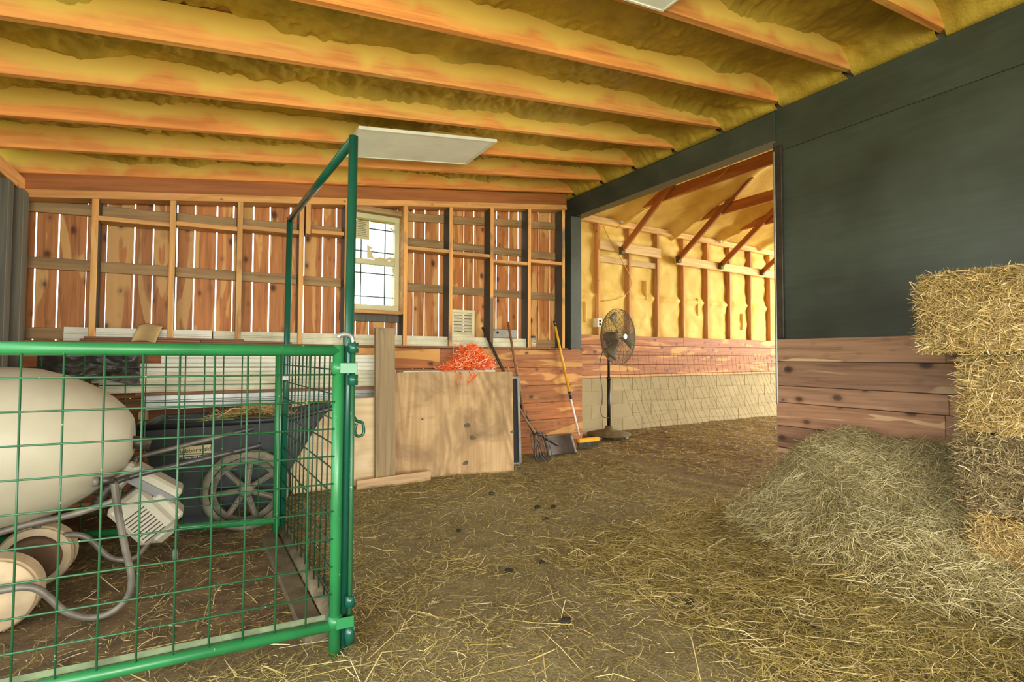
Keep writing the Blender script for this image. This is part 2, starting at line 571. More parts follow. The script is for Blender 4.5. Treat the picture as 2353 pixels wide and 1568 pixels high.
def straw_mat(name, stops, rough=.6, trans=.0):
    m, nt, b = nm(name)
    g = nt.nodes.new('ShaderNodeNewGeometry')
    c = ramp(nt, stops, g.outputs['Random Per Island'])
    tc = nt.nodes.new('ShaderNodeTexCoord')
    f = noise(nt, tc.outputs['Object'], 1.8, 3)
    t = ramp(nt, [(.3, (.72, .70, .62, 1)), (.7, (1.08, 1.06, 1, 1))], f)
    nt.links.new(mixc(nt, 1, c, t, 'MULTIPLY'), b.inputs['Base Color'])
    b.inputs['Roughness'].default_value = rough
    return m


M['straw'] = straw_mat('loose_straw', [(0, srgb(106, 94, 50)), (.25, srgb(150, 136, 74)), (.55, srgb(184, 170, 100)),
                                        (.82, srgb(208, 188, 122)), (.97, srgb(238, 224, 180))])
M['hay'] = straw_mat('green_grey_hay', [(0, srgb(136, 126, 84)), (.3, srgb(174, 164, 116)), (.6, srgb(200, 188, 140)),
                                         (.85, srgb(208, 196, 150)), (1, srgb(224, 208, 164))])
M['bale'] = straw_mat('golden_bale_straw', [(0, srgb(136, 112, 62)), (.3, srgb(178, 152, 92)), (.6, srgb(204, 178, 116)),
                                             (.85, srgb(224, 196, 130)), (1, srgb(238, 222, 176))])
M['bale2'] = straw_mat('dark_bale_straw', [(0, srgb(96, 82, 54)), (.3, srgb(126, 110, 74)), (.6, srgb(160, 140, 96)), (.85, srgb(190, 170, 122)), (1, srgb(220, 204, 160))])  # darker tones for the third bale from the top
M['balebody2'] = plain('dark_bale_core', srgb(100, 86, 58), .9, 0, .22, 26, .7)  # darker core tone for that same bale
M['haybody'] = plain('hay_core', srgb(140, 130, 88), .9, 0, .22, 22, .6)
M['balebody'] = plain('bale_core', srgb(146, 116, 66), .9, 0, .22, 26, .7)


def dirt():
    m, nt, b = nm('packed_dirt_floor')
    v = coords(nt, (1, 1, 1), False)
    a = noise(nt, v, .9, 4, .6, .4); c = noise(nt, v, 9, 5, .65); d = noise(nt, v, 90, 3, .6)
    col = ramp(nt, [(.3, srgb(94, 82, 48)), (.5, srgb(124, 114, 72)), (.72, srgb(152, 142, 98))], a)
    col = mixc(nt, .55, col, ramp(nt, [(.3, srgb(92, 80, 46)), (.7, srgb(158, 148, 102))], c))
    col = mixc(nt, .35, col, ramp(nt, [(.35, srgb(70, 56, 32)), (.7, srgb(170, 152, 104))], d))
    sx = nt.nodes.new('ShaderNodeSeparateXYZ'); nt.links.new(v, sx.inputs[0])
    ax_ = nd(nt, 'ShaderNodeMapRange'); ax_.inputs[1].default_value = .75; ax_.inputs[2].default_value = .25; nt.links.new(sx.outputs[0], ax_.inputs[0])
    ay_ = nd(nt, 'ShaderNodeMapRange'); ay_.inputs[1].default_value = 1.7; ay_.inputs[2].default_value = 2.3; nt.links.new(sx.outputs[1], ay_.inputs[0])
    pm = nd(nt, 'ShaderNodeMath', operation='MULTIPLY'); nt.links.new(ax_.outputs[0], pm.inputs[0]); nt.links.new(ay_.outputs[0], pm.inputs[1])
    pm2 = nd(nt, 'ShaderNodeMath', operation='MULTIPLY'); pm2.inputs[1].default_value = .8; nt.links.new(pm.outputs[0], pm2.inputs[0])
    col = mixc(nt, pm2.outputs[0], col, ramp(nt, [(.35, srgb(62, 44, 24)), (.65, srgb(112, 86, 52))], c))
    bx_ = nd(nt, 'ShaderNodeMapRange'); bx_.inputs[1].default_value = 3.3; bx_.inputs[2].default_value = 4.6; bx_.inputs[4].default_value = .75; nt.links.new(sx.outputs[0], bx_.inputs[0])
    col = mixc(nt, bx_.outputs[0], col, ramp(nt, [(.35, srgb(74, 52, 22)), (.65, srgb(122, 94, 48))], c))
    nt.links.new(col, b.inputs['Base Color'])
    b.inputs['Roughness'].default_value = .92
    bump(nt, b, d, .6, .01)
    return m


M['dirt'] = dirt()

# ------------------------------------------------------------------ floor and ground
XR, YB, YM = 3.8, 4.74, 5.5


def floor_h(x, y):
    return (fbm(np.asarray(x) * 1.6, np.asarray(y) * 1.6, 3, 3) - .5) * .05 + (fbm(np.asarray(x) * 7, np.asarray(y) * 7, 5, 2) - .5) * .012


nx, ny = 300, 210
gx = np.linspace(-1.9, 12.6, nx); gy = np.linspace(-4.2, 5.62, ny)
GX, GY = np.meshgrid(gx, gy, indexing='ij')
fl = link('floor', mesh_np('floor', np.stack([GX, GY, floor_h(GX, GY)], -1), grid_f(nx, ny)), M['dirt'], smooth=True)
tag(fl, 'packed dirt floor of the barn scattered with straw', None, kind='structure')
g = 60
gr = mk('ground_outside', [(-g, -g, -.12), (g, -g, -.12), (g, g, -.12), (-g, g, -.12)], [(0, 1, 2, 3)], M['grass'])
tag(gr, 'green grass ground outside the barn seen through the gaps', None, kind='structure')

# ------------------------------------------------------------------ ceiling of the lean-to
SL = .147


def zr(x): return 3.10 + SL * (x - XR)


ceil = thing('ceiling', (0, 0, 0), 'spray-foamed shed ceiling with wooden rafters', None, kind='structure')
RY = [4.73 - .508 * i for i in range(0, 17)]
for y in RY:
    beam('rafter', (-1.25, y, zr(-1.25) + .09), (XR + .02, y, zr(XR + .02) + .09), .042, .18, M['rafter'], ceil)
edges = [4.93] + RY + [-3.9]
for i in range(len(edges) - 1):
    y1, y0 = edges[i] - (.02 if i else 0), edges[i + 1] + .02
    n1, n2 = 320, 38
    a, b = np.meshgrid(np.linspace(-1.25, XR, n1), np.linspace(y0, y1, n2), indexing='ij')
    e = np.minimum(a * 0 + b - y0, y1 - b)
    scal = fbm(a * 2.2, a * 0 + i * 3.1, 9, 2)
    blob = np.abs(fbm(a * 9, b * 9, 20 + i, 3) - .5) * 2
    msk = np.clip((fbm(a * 1.7, b * 1.7, 33, 2) - .42) * 7, 0, 1)
    z = zr(a) + .165 - .075 * np.exp(-e / .03) * np.clip(scal * 2.6 - 1.1, .0, 1.0) \
        + (fbm(a * 2.5, b * 3, 40 + i, 3) - .5) * .085 - np.abs(fbm(a * 16, b * 16, 50 + i, 2) - .5) * .07 * msk - (fbm(a * 26, b * 26, 52, 2) - .5) * .02
    z = z - .25 * np.exp(-(XR - a) / .11)
    z = np.where(a > 3.5, np.maximum(z, 3.062 + .35 * (XR - a) * (fbm(a * 0, b * 3, 8) - .2)), z)
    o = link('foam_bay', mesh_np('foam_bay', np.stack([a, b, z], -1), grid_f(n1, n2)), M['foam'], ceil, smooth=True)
V = [(-1.6, -4.0, zr(-1.6) + .2), (XR + .1, -4.0, zr(XR + .1) + .2), (XR + .1, 5.1, zr(XR + .1) + .2), (-1.6, 5.1, zr(-1.6) + .2)]
V += [(x, y, z + .03) for x, y, z in V]
mk('roof_deck', V, [(3, 2, 1, 0), (4, 5, 6, 7), (0, 1, 5, 4), (1, 2, 6, 5), (2, 3, 7, 6), (3, 0, 4, 7)], M['rafter'], ceil)

# ------------------------------------------------------------------ back wall: siding, girts, studs, wainscot
wb = thing('wall_back', (0, 0, 0), 'stud wall of upright cedar boards with daylight between them', None, kind='structure')
gaps = [-1.101, -0.974, -0.812, -0.692, -0.52, -0.399, -0.241, -0.117, 0.042, 0.165, 0.319, 0.451, 0.62, 0.738, 0.903, 1.026, 1.218, 1.346,
        1.507, 1.629, 1.805, 1.927, 2.09, 2.383, 2.504, 2.796, 2.962, 3.087, 3.375, 3.549]
gw = [.013, .013, .007, .005, .012, .011, .015, .012, .014, .013, .015, .013, .016, .016, .012, .014, .008, .005, .005, .005, .006, .006, .006,
      .005, .006, .006, .005, .006, .007, .006]
WX0, WX1, WZ0, WZ1 = 1.13, 1.63, 1.545, 2.50
gw = [g_ * .75 + .0145 * max(0, x_) / 4.93 for g_, x_ in zip(gw, gaps)]
bounds = [(-1.22, gaps[0] - gw[0] / 2)] + [(gaps[i] + gw[i] / 2, gaps[i + 1] - gw[i + 1] / 2) for i in range(len(gaps) - 1)] + [(gaps[-1] + .004, 3.9)]
extra = [2.25, 2.65, 3.22]   # tight joints between boards that show no daylight
fin = []
for a, b in bounds:
    c = [x for x in extra if a + .05 < x < b - .05]
    if c: fin += [(a, c[0] - .0008), (c[0] + .0008, b)]
    else: fin.append((a, b))
fin = [q_ for a, b in fin for q_ in ([(a, WX0 + .004), (WX0 + .005, b)] if a < WX0 - .02 < b - .03 else [(a, b)])]
for a, b in fin:
    segs = [(0, zr((a + b) / 2) + .19)]
    if b > WX0 + .02 and a < WX1 - .02: segs = [(0, WZ0 + .01), (WZ1 - .01, zr((a + b) / 2) + .19)]
    for z0, z1 in segs:
        j = random.uniform(-.003, .003)
        box('siding_board', a, b, 4.927 + j, 4.941 + j, z0 - .05, z1, M['cedar_z'], wb, .002)
GS = [(-1.1, .69), (.69, 1.0), (1.66, 3.6)]
for x0, x1, za, zb in [(-1.15, 1.07, 1.775, 1.80), (1.66, 3.66, 1.81, 1.83), (-1.15, 1.07, 2.19, 2.29), (1.66, 3.66, 2.28, 2.33), (1.66, 3.66, 2.53, 2.71),
                       (-1.15, 3.66, 1.26, 1.26)]:
    beam('girt', (x0, 4.909, za), (x1, 4.909, zb), .03, .085, M['girt'], wb)
box('girt', 1.06, 1.66, 4.875, 4.92, 1.44, 1.52, M['grey_stud'], wb)
SX = [-.74, -.262, .206, 0.69, 1.085, 1.655, 2.145, 2.636, 3.13]
for k, x in enumerate(SX):
    box('stud', x - .02, x + .02, YB + .005, 4.89, 1.2, zr(x) - .15, M['stud_dark_sided'], wb)
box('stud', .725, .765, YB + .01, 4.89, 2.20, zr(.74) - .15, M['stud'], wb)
box('stud', 3.60, 3.64, YB + .005, 4.89, 1.2, 2.88, M['stud_dark_sided'], wb)
for i, (x0, x1, za) in enumerate([(-.72, -.28, 2.125), (-.24, .19, 2.155), (.225, .67, 2.19), (.77, 1.06, 2.23), (1.675, 2.125, 2.185), (2.165, 2.616, 2.19), (2.655, 3.11, 2.155), (3.15, 3.6, 2.205)]):
    beam('blocking', (x0, YB + .08, za), (x1, YB + .08, za + .012), .14, .036, M['studx'], wb)
beam('top_plate', (-1.2, YB + .07, zr(-1.2) - .135), (3.66, YB + .07, zr(3.66) - .175), .15, .06, M['studx'], wb)
beam('plate_fascia', (-1.2, YB + .04, zr(-1.2) - .055), (3.66, YB + .04, zr(3.66) - .08), .07, .125, M['truss'], wb)
beam('rim_board', (-1.2, 4.885, zr(-1.2) + .03), (3.66, 4.885, zr(3.66) + .02), .03, .24, M['rafter'], wb)
box('ledge_board', -1.12, 3.66, YB - .03, 4.92, 1.185, 1.205, M['lath'], wb)
zz = [0.0, .19, .375, .57, .77, .975, 1.183]
for i in range(6):
    cut = [-1.15, [1.7, .6, 2.4, 1.1, 2.9, 2.02][i] + random.uniform(-.1, .1), 3.885]
    if i == 5: cut = [-1.15, .2, 2.02, 3.885]
    for a, b in zip(cut[:-1], cut[1:]):
        j = random.uniform(-.003, .003)
        box('wainscot_plank', a + .001, b - .001, YB - .022 + j, YB + .002 + j, zz[i] + .003, zz[i + 1] - .002, M['cedar_x'], wb)

# window
wn = thing('window_1', (1.34, 4.9, WZ0), 'small divided window glowing with daylight in the back wall', None, kind='structure')
yw0, yw1 = 4.865, 4.95
for a in [(WX0, WX1, WZ1 - .05, WZ1), (WX0, WX1, WZ0, WZ0 + .06), (WX0, WX0 + .045, WZ0 + .06, WZ1 - .05), (WX1 - .045, WX1, WZ0 + .06, WZ1 - .05)]:
    box('window_frame', a[0], a[1], yw0, yw1, a[2], a[3], M['winframe'], wn)
box('meeting_rail', WX0 + .045, WX1 - .045, yw0 + .01, yw1 - .02, 2.005, 2.055, M['winframe'], wn)
gx0, gx1 = WX0 + .045, WX1 - .045
for z0, z1 in ((WZ0 + .06, 2.005), (2.055, WZ1 - .05)):
    p = box('pane', gx0, gx1, 4.912, 4.916, z0, z1, M['glass'], wn, 0)
    h = z1 - z0; wd = gx1 - gx0
    for x in (gx0 + .21 * wd, gx0 + .79 * wd): box('muntin', x - .006, x + .006, 4.918, 4.926, z0, z1, M['muntin'], wn, .001)
    for z in (z0 + .21 * h, z1 - .21 * h): box('muntin', gx0, gx1, 4.918, 4.926, z - .006, z + .006, M['muntin'], wn, .001)
box('sticker', gx0 + .03, gx0 + .16, 4.905, 4.908, 2.25, 2.43, M['paper'], wn, 0)
for k in range(9):
    zl = 2.415 - k * .017
    box('print_line', gx0 + .045, gx0 + .06 + random.uniform(.04, .085), 4.9035, 4.905, zl, zl + .005, M['muntin'], wn, 0)
V = [(gx0 + .14, 2.20), (gx0 + .20, 2.17), (gx0 + .17, 2.16), (gx0 + .21, 2.07), (gx0 + .27, 2.09), (gx0 + .33, 2.08), (gx0 + .36, 2.10), (gx0 + .40, 2.10), (gx0 + .45, 2.045), (gx0 + .40, 2.04),
     (gx0 + .37, 2.065), (gx0 + .31, 2.055), (gx0 + .27, 2.035), (gx0 + .23, 2.06), (gx0 + .14, 2.07)]
n = len(V)
mk('torn_tape', [(x, 4.905, z) for x, z in V] + [(x, 4.908, z) for x, z in V], [tuple(range(n)), tuple(range(n, 2 * n))[::-1]] +
   [(i, (i + 1) % n, n + (i + 1) % n, n + i) for i in range(n)], M['paper'], wn)
beam('tape_scrap', (gx0 + .37, 4.905, 2.40), (gx0 + .43, 4.905, 2.34), .003, .016, M['paper'], wn)
beam('tape_scrap', (gx0 + .40, 4.905, 1.99), (gx0 + .42, 4.905, 1.91), .003, .014, M['paper'], wn)
box('trim_jamb', WX1, WX1 + .02, YB + .01, yw1, WZ0 - .03, zr(1.65) - .17, M['studx'], wn)
box('window_sill', WX0 - .02, WX1 + .0, YB + .02, yw0, WZ0 - .035, WZ0, M['studx'], wn)
box('head_trim', WX0 - .02, WX1, YB + .05, 4.92, WZ1 + .0, WZ1 + .05, M['girt'], wn)

# ------------------------------------------------------------------ left wall corner
wl = thing('wall_left', (0, 0, 0), 'dark post corner of the left wall', None, kind='structure')
box('corner_post', -1.16, -1.10, 4.62, 4.74, 0, 2.24, M['grey_stud'], wl)
box('wall_post', -1.19, -1.12, 4.40, 4.50, 0, 2.24, M['grey_stud'], wl)
for k in range(6):
    box('wall_board', -1.225, -1.205, 2.6 + k * .39, 2.6 + k * .39 + .388, -.05, 2.4, M['dark'], wl)
beam('eave_plate', (-1.17, 4.8, 2.29), (-1.17, 2.4, 2.29), .09, .10, M['studx'], wl)
box('wall_post', -1.22, -1.12, 2.4, 2.5, 0, 2.24, M['grey_stud'], wl)

# ------------------------------------------------------------------ right wall
wr = thing('wall_right', (0, 0, 0), 'dark painted plywood wall above reddish cedar planks', None, kind='structure')
YJ = 2.225
ys = [YJ + .0, -.22, -2.66, -3.83]
for a, b in zip(ys[:-1], ys[1:]):
    box('plywood_panel', XR, XR + .018, b + .001, a - .001, 1.235, 2.72, M['dark'], wr, .001)
    box('plywood_panel', XR - .002, XR + .018, b + .001, a - .001, 2.723, 3.06, M['dark'], wr, .001)
hz = [0, .20, .41, .577, .755, .883, 1.07, 1.243]
jo = [[0.9], [1.4], [.55], [1.2], [1.18], [.35], [1.19], [.7]]
for i in range(7):
    cs = [YJ + (.012 if i < 4 else 0)] + [jo[i][0] + (.0)] + [-1.2, -3.83]
    for a, b in zip(cs[:-1], cs[1:]):
        j = random.uniform(-.003, .003)
        box('wainscot_plank', XR - .024 + j, XR - .002 + j, b + .001, a - .001, hz[i] + .002, hz[i + 1] - .002, M['cedar_y'], wr)
box('jamb_trim', XR - .012, XR + .13, YJ + .001, YJ + .02, .77, 2.80, M['dark'], wr)
box('jamb_stop', XR - .03, XR - .002, YJ - .055, YJ - .0, 1.25, 2.76, M['steel_dark'], wr)
box('jamb_edge', XR - .034, XR - .01, YJ - .004, YJ + .012, .74, 2.72, M['metal'], wr)
box('jamb_wood', XR, XR + .14, YJ - .02, YJ + .012, 0, .77, M['cedar_y'], wr)
wallcore = box('wall_backing', XR + .02, XR + .13, -3.83, YJ, 0, 3.06, M['grey_stud'], wr)
for a, b in ((YJ + .003, 3.4), (3.402, 4.45), (4.452, 4.93)):
    box('header_board', XR - .02, XR + .0, a, b, 2.812, 3.045, M['dark'], wr, .002)
box('header_core', XR + .001, XR + .13, YJ + .003, 4.93, 2.815, 3.06, M['dark'], wr, .002)
box('upper_panel', XR + .02, XR + .12, -3.83, 5.6, 3.06, 5.6, M['grey_stud'], wr)
box('corner_post', XR - .08, XR + .08, YB - .01, 4.95, 1.2, 2.81, M['dark'], wr)
box('return_wall', XR + .06, XR + .085, 4.9, 5.6, 0, 3.2, M['cedar_z'], wr)

# ------------------------------------------------------------------ far wall of the main barn
wf = thing('wall_far', (0, 0, 0), 'foam-filled stud wall over cedar planks and concrete block in the main barn', None, kind='structure')
XE = 12.4
box('mortar_bed', XR, XE, YM + .006, YM + .16, -.1, .80, M['mortar'], wf, 0)
for c in range(4):
    z0 = c * .2; x = XR - .1 - (c % 2) * .2
    while x < XE - .4:
        x0 = max(x, XR + .09)
        j = random.uniform(-.003, .003)
        box('concrete_block', x0 + .003, x + .397, YM + j * .6, YM + .15, z0 + .004, z0 + .196, M['block'], wf, .003)
        x += .4
box('sill_plate', XR + .09, XE, YM - .02, YM + .14, .80, .835, M['studx'], wf)
zz = [.838, .985, 1.13, 1.275, 1.42]
for i in range(4):
    x = XR + .09; lens = [2.1, 3.0, 2.45, 2.75]
    k = 0
    while x < XE:
        L = lens[(i + k) % 4]; k += 1
        j = random.uniform(-.003, .003)
        box('wainscot_plank', x + .001, min(x + L, XE) - .001, YM - .022 + j, YM + .0 + j, zz[i] + .002, zz[i + 1] - .002, M['cedar_x'], wf)
        x += L
for i in range(14):
    x = 4.235 + i * .613
    box('stud', x - .02, x + .02, YM + .0, YM + .15, 1.42, 3.06, M['stud'], wf)
    # foam between this stud and the next
    n1, n2 = 16, 60
    a, b = np.meshgrid(np.linspace(x + .02, x + .593, n1), np.linspace(1.42, 3.06, n2), indexing='ij')
    e = np.minimum(a - x - .02, x + .593 - a)
    y = YM + .10 - .035 * np.sin(np.clip(e / .14, 0, 1) * math.pi / 2) + (fbm(a * 4, b * 6, 60 + i, 3) - .5) * .05
    lip = 2.02 + .05 * vnoise(i * 1.7, 3.3)
    y -= .035 * np.exp(-((b - lip) / .05) ** 2) + .02 * (b < lip) + .03 * np.exp(-((b - 2.9) / .06) ** 2)
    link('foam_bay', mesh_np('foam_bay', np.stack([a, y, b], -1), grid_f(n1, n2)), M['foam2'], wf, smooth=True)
    if i % 2 == 0: box('foam_lump', x + .36, x + .40, YM + .02, YM + .10, 1.6 + .2 * (i % 3), 1.9 + .2 * (i % 3), M['foam2'], wf, .012)
box('foam_bay', XR + .09, 4.215, YM + .06, YM + .12, 1.42, 3.06, M['foam2'], wf, .01)
box('outer_sheathing', XR, XE, YM + .16, YM + .18, 0, 3.3, M['grey_stud'], wf)
box('top_plate', XR + .09, XE, YM - .01, YM + .15, 3.06, 3.10, M['pine_x'], wf)
box('top_plate', XR + .09, XE, YM + .01, YM + .15, 3.102, 3.16, M['pine_x'], wf)
box('ledger_board', 4.83, 6.10, YM - .04, YM - .002, 2.67, 2.82, M['pine_x'], wf)
box('ledger_board', 6.46, 10.2, YM - .04, YM - .002, 2.61, 2.75, M['pine_x'], wf)
box('nailer_board', 4.86, 5.44, YM + .02, YM + .06, 2.50, 2.59, M['pine_x'], wf)
box('nailer_board', 5.47, 6.05, YM + .02, YM + .06, 2.50, 2.59, M['pine_x'], wf)

# main barn roof
cm = thing('ceiling_main', (0, 0, 0), 'foam-covered main barn roof with ties and braces', None, kind='structure')
n1, n2 = 150, 90
a, b = np.meshgrid(np.linspace(XR + .1, XE, n1), np.linspace(-4.0, YM + .16, n2), indexing='ij')
RS = .36


def zroof(y): return 3.16 + RS * (YM + .1 - np.maximum(y, .8 - (y - .8) * 1.0 * (y < .8)))


ph = (a - 5.3) / 1.17
ridge_ = np.exp(-(((ph - np.round(ph)) * 1.17) / .09) ** 2)
zb = zroof(b) + (fbm(a * 1.5, b * 3.5, 71, 4) - .5) * .10 - ridge_ * .13 * (.5 + vnoise(a * 3, b * 2, 4))
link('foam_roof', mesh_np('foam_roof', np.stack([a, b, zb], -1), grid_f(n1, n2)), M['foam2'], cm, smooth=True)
TX = [5.28, 6.52, 7.60, 8.82]
for i, x in enumerate(TX):
    beam('tie_beam', (x, 5.28, 3.31), (x, -3.5, 3.31), .04, .15, M['truss'], cm)
    box('nail_plate', x - .023, x - .021, 5.05, 5.25, 3.25, 3.37, M['metal'], cm, 0)
    beam('knee_brace', (x - .045, YM - .045, 2.68), (x - .045, 4.15, 3.66), .04, .085, M['truss'], cm)
    box('brace_bracket', x - .085, x - .01, YM - .10, YM - .04, 2.63, 2.74, M['bracket'], cm)
    lathe('insulator_knob', [(0, .008), (.01, .022), (.03, .022), (.045, .012)], (x - .02, YM - .02, 3.13), (0, -1, -.2), M['white'], cm, 10)
beam('purlin_board', (4.0, 3.25, 3.43), (11, 3.25, 3.43), .14, .04, M['pine_x'], cm)
tube('loose_cable', smooth_path([(5.1, 5.42, 3.0), (5.16, 5.3, 3.08), (5.25, 5.0, 3.20), (5.25, 4.4, 3.24), (5.25, 3.8, 3.28), (5.0, 3.2, 3.52), (4.9, 3.0, 3.6)], 5), .006, M['cable'], cm, 5)
tube('loose_cable', smooth_path([(4.9, YM - .03, 3.02), (5.0, YM - .04, 2.85), (5.2, YM - .05, 2.6), (5.45, YM - .02, 2.3), (5.42, YM - .02, 2.1), (5.2, YM + .0, 1.97), (4.9, YM + .03, 1.92)], 5), .006, M['cable'], cm, 5)
ws = thing('wall_front', (0, 0, 0), 'plain cedar board front wall of the main barn', None, kind='structure')
box('wall_board', XR, XE, -4.05, -3.95, 0, 3.4, M['cedar_x'], ws)

# ------------------------------------------------------------------ green pen panels in the foreground
A = oZ(0, 768, 1503); A = Vector((A.x, A.y, 0))
d1 = (Vector((.417, 1.923, 0)) - Vector((-.076, 1.982, 0))).normalized()


def pen_panel(base, d, L, label, zt=1.12, mw=M['wire'], front=True):
    p = thing('pen_panel', base, label, 'panel')
    q = lambda t, z: base + d * t + Vector((0, 0, z))
    tube('post', [q(0, 0), q(0, zt + .022)], .0205, M['green'], p, 14)
    tube('post', [q(-L, 0), q(-L, zt + .022)], .0205, M['green'], p, 14)
    tube('top_rail', [q(-L, zt), q(0, zt)], .021, M['green'], p, 14)
    tube('bottom_rail', [q(-L, .105), q(0, .105)], .0195, M['green'], p, 14)
    nrm = Vector((d.y, -d.x, 0)) * .008
    n = int(L / .1)
    for i in range(1, n):
        tube('wire', [q(-i * .1, .115) + nrm, q(-i * .1, zt + .004) + nrm * 1.6], .0034, mw, p, 6)
    for i in range(9):
        z = 1.031 - i * .1008
        tube('wire', [q(-L, z) + nrm * 1.8, q(0, z) + nrm * 1.8], .0034, mw, p, 6)
    return p, q


pf, q = pen_panel(A, d1, 1.55, 'light green tube and wire mesh panel closest to the camera')
beam('flat_bar', q(-1.5, .13) + Vector((0, .018, 0)), q(-.03, .13) + Vector((0, .018, 0)), .005, .022, M['green_mud'], pf)
for z in (1.055, .118):
    V, Fc = merge([tube_vf([q(.0, z - .022), q(.0, z + .022)], .026, 12), ])
    mk('clamp_band', V, Fc, M['green'], pf, True)
    beam('clamp_strap', q(.0, z) + Vector((0, -.026, 0)), q(.062, z) + Vector((0, -.028, 0)), .006, .04, M['green'], pf)
B = oZ(0, 634, 1237); B = Vector((B.x, B.y, 0))
d2 = (Vector((.348, 3.358, 0)) - Vector((-.58, 3.645, 0))).normalized()
pb, q2 = pen_panel(B, d2, 1.5, 'light green tube and wire mesh panel standing behind the cement mixer', 1.125, M['wire'])
box('latch_plate', B.x + .015, B.x + .05, B.y - .03, B.y - .02, .95, .98, M['metal'], pb)

T0 = Vector((.450, 1.957, 0)); T1 = Vector((.405, 3.335, 0))
gf = thing('bow_gate', T0, 'tall dark green arched gate frame with wire mesh infill', 'gate')
HT = 1.945
lean = Vector((.017, .0, 0))
tube('post', [T0, T0 + lean + Vector((0, 0, HT + .012))], .0175, M['green_dark'], gf, 14)
tube('post', [T1, T1 + lean * .6 + Vector((0, 0, HT + .012))], .0175, M['green_dark'], gf, 14)
tube('top_bar', [T0 + lean + Vector((0, 0, HT)), T1 + lean * .6 + Vector((0, 0, HT))], .0175, M['green_dark'], gf, 14)
tube('sill_pipe', [T0 + Vector((0, .02, .045)), T1 + Vector((0, 0, .045))], .028, M['mud_pipe'], gf, 12)
dg = (T1 - T0).normalized(); Lg = (T1 - T0).length
for t in np.arange(.10, Lg - .04, .1):
    p = T0 + dg * float(t)
    tube('wire', [p + Vector((0, 0, .06)), p + Vector((.012, 0, 1.12))], .0034, M['wire_dark'], gf, 6)
for i in range(10):
    z = 1.045 - i * .1008
    tube('wire', [T0 + dg * .01 + Vector((-.006, 0, z)), T1 + Vector((-.006, 0, z))], .0034, M['wire_dark'], gf, 6)
tube('mesh_rail', [T0 + Vector((.01, 0, 1.125)), T1 + Vector((.01, 0, 1.125))], .014, M['green_dark'], gf, 10)
Rp = T0 + Vector((.020, -.028, 0))
for z0, z1 in ((1.112, 1.15), (.99, 1.03), (.165, .205), (.03, .095)):
    lathe('hinge_sleeve', [(0, .014), (0, .019), (z1 - z0, .019), (z1 - z0, .014)], Rp + Vector((0, 0, z0)), (0, 0, 1), M['green_dark'], gf, 14)
    beam('hinge_plate', T0 + Vector((.0, -.008, (z0 + z1) / 2)), Rp + Vector((0, 0, (z0 + z1) / 2)), .008, z1 - z0, M['green_dark'], gf)
lp = oY(1.99, 826, 985)
tube('latch_loop', smooth_path([lp + Vector((-.03, 0, .06)), lp + Vector((-.01, 0, .03)), lp + Vector((.012, 0, .02)), lp + Vector((.016, 0, -.02)), lp + Vector((-.006, 0, -.03)), lp + Vector((-.018, 0, -.01)), lp + Vector((-.012, 0, .02))], 5), .006, M['green_dark'], gf, 8)
hp = thing('hinge_pin', (Rp.x, Rp.y, 0), 'slim green drop rod with hooked top joining the gate posts', 'rod')
tube('rod', [Rp + Vector((0, 0, .02)), Rp + Vector((0, 0, 1.155))], .0085, M['wire'], hp, 10)
tube('hook', smooth_path([Rp + Vector((0, 0, 1.15)), Rp + Vector((-.006, 0, 1.172)), Rp + Vector((-.025, -.003, 1.182)), Rp + Vector((-.05, -.006, 1.178)), Rp + Vector((-.056, -.006, 1.168))], 5), .0085, M['metal'], hp, 10)
bd = thing('sill_board', (T0.x - .07, 2.6, 0), 'mud caked board lying along the gate sill pipe', 'board')
beam('board', T0 + Vector((-.075, .08, .018)), T1 + Vector((-.075, .0, .018)), .085, .035, M['mud_board'], bd)
bd.children[0].name = 'plank'

# ------------------------------------------------------------------ cement mixer
YN, YF, YC = 2.66, 3.20, 3.0
mx = thing('cement_mixer', (-.62, YC, 0), 'cream plastic cement mixer on dusty tube legs behind the mesh panel', 'mixer')
prof = [(0, .0), (.0, .085), (-.006, .10), (-.03, .14), (-.08, .195), (-.15, .25), (-.24, .30), (-.34, .335), (-.46, .348), (-.58, .335), (-.70, .275), (-.78, .235), (-.79, .225), (-.78, .21), (-.6, .28), (-.3, .27), (-.1, .1), (-.1, 0)]
lathe('drum', prof, (-.30, YC, .715), (1, 0, .03), M['cream'], mx, 48, False)
lathe('drum_shaft', [(0, .03), (.10, .03)], (-.33, YC, .69), (1, 0, -.25), M['steel_dark'], mx, 12)


def ribbed_wheel(c, r, wdt, side):
    pr = [(-wdt / 2, .02), (-wdt / 2, r * .70), (-wdt / 2 + .008, r * .86)]
    for k in range(7):
        s = -wdt / 2 + .012 + k * (wdt - .024) / 6
        pr += [(s - .004, r * (.975 if k not in (0, 6) else .93)), (s, r * (1. if k not in (0, 6) else .95)), (s + .004, r * (.975 if k not in (0, 6) else .93))]
    pr += [(wdt / 2 - .008, r * .86), (wdt / 2, r * .70), (wdt / 2, .02)]
    wl_ = lathe('wheel', pr, c, (.04, 1, 0), M['wheelplastic'], mx, 40)
    if side > 0:
        lathe('wheel_recess', [(-wdt / 2 - .002, .01), (-wdt / 2 - .004, r * .5), (-wdt / 2 - .002, r * .74)], c, (.04, 1, 0), M['wheelinner'], wl_, 32)
    else:
        lathe('wheel_hub', [(-wdt / 2 - .008, .005), (-wdt / 2 - .008, .016), (-wdt / 2, .02)], c, (.04, 1, 0), M['wheelplastic'], wl_, 16)
    return wl_


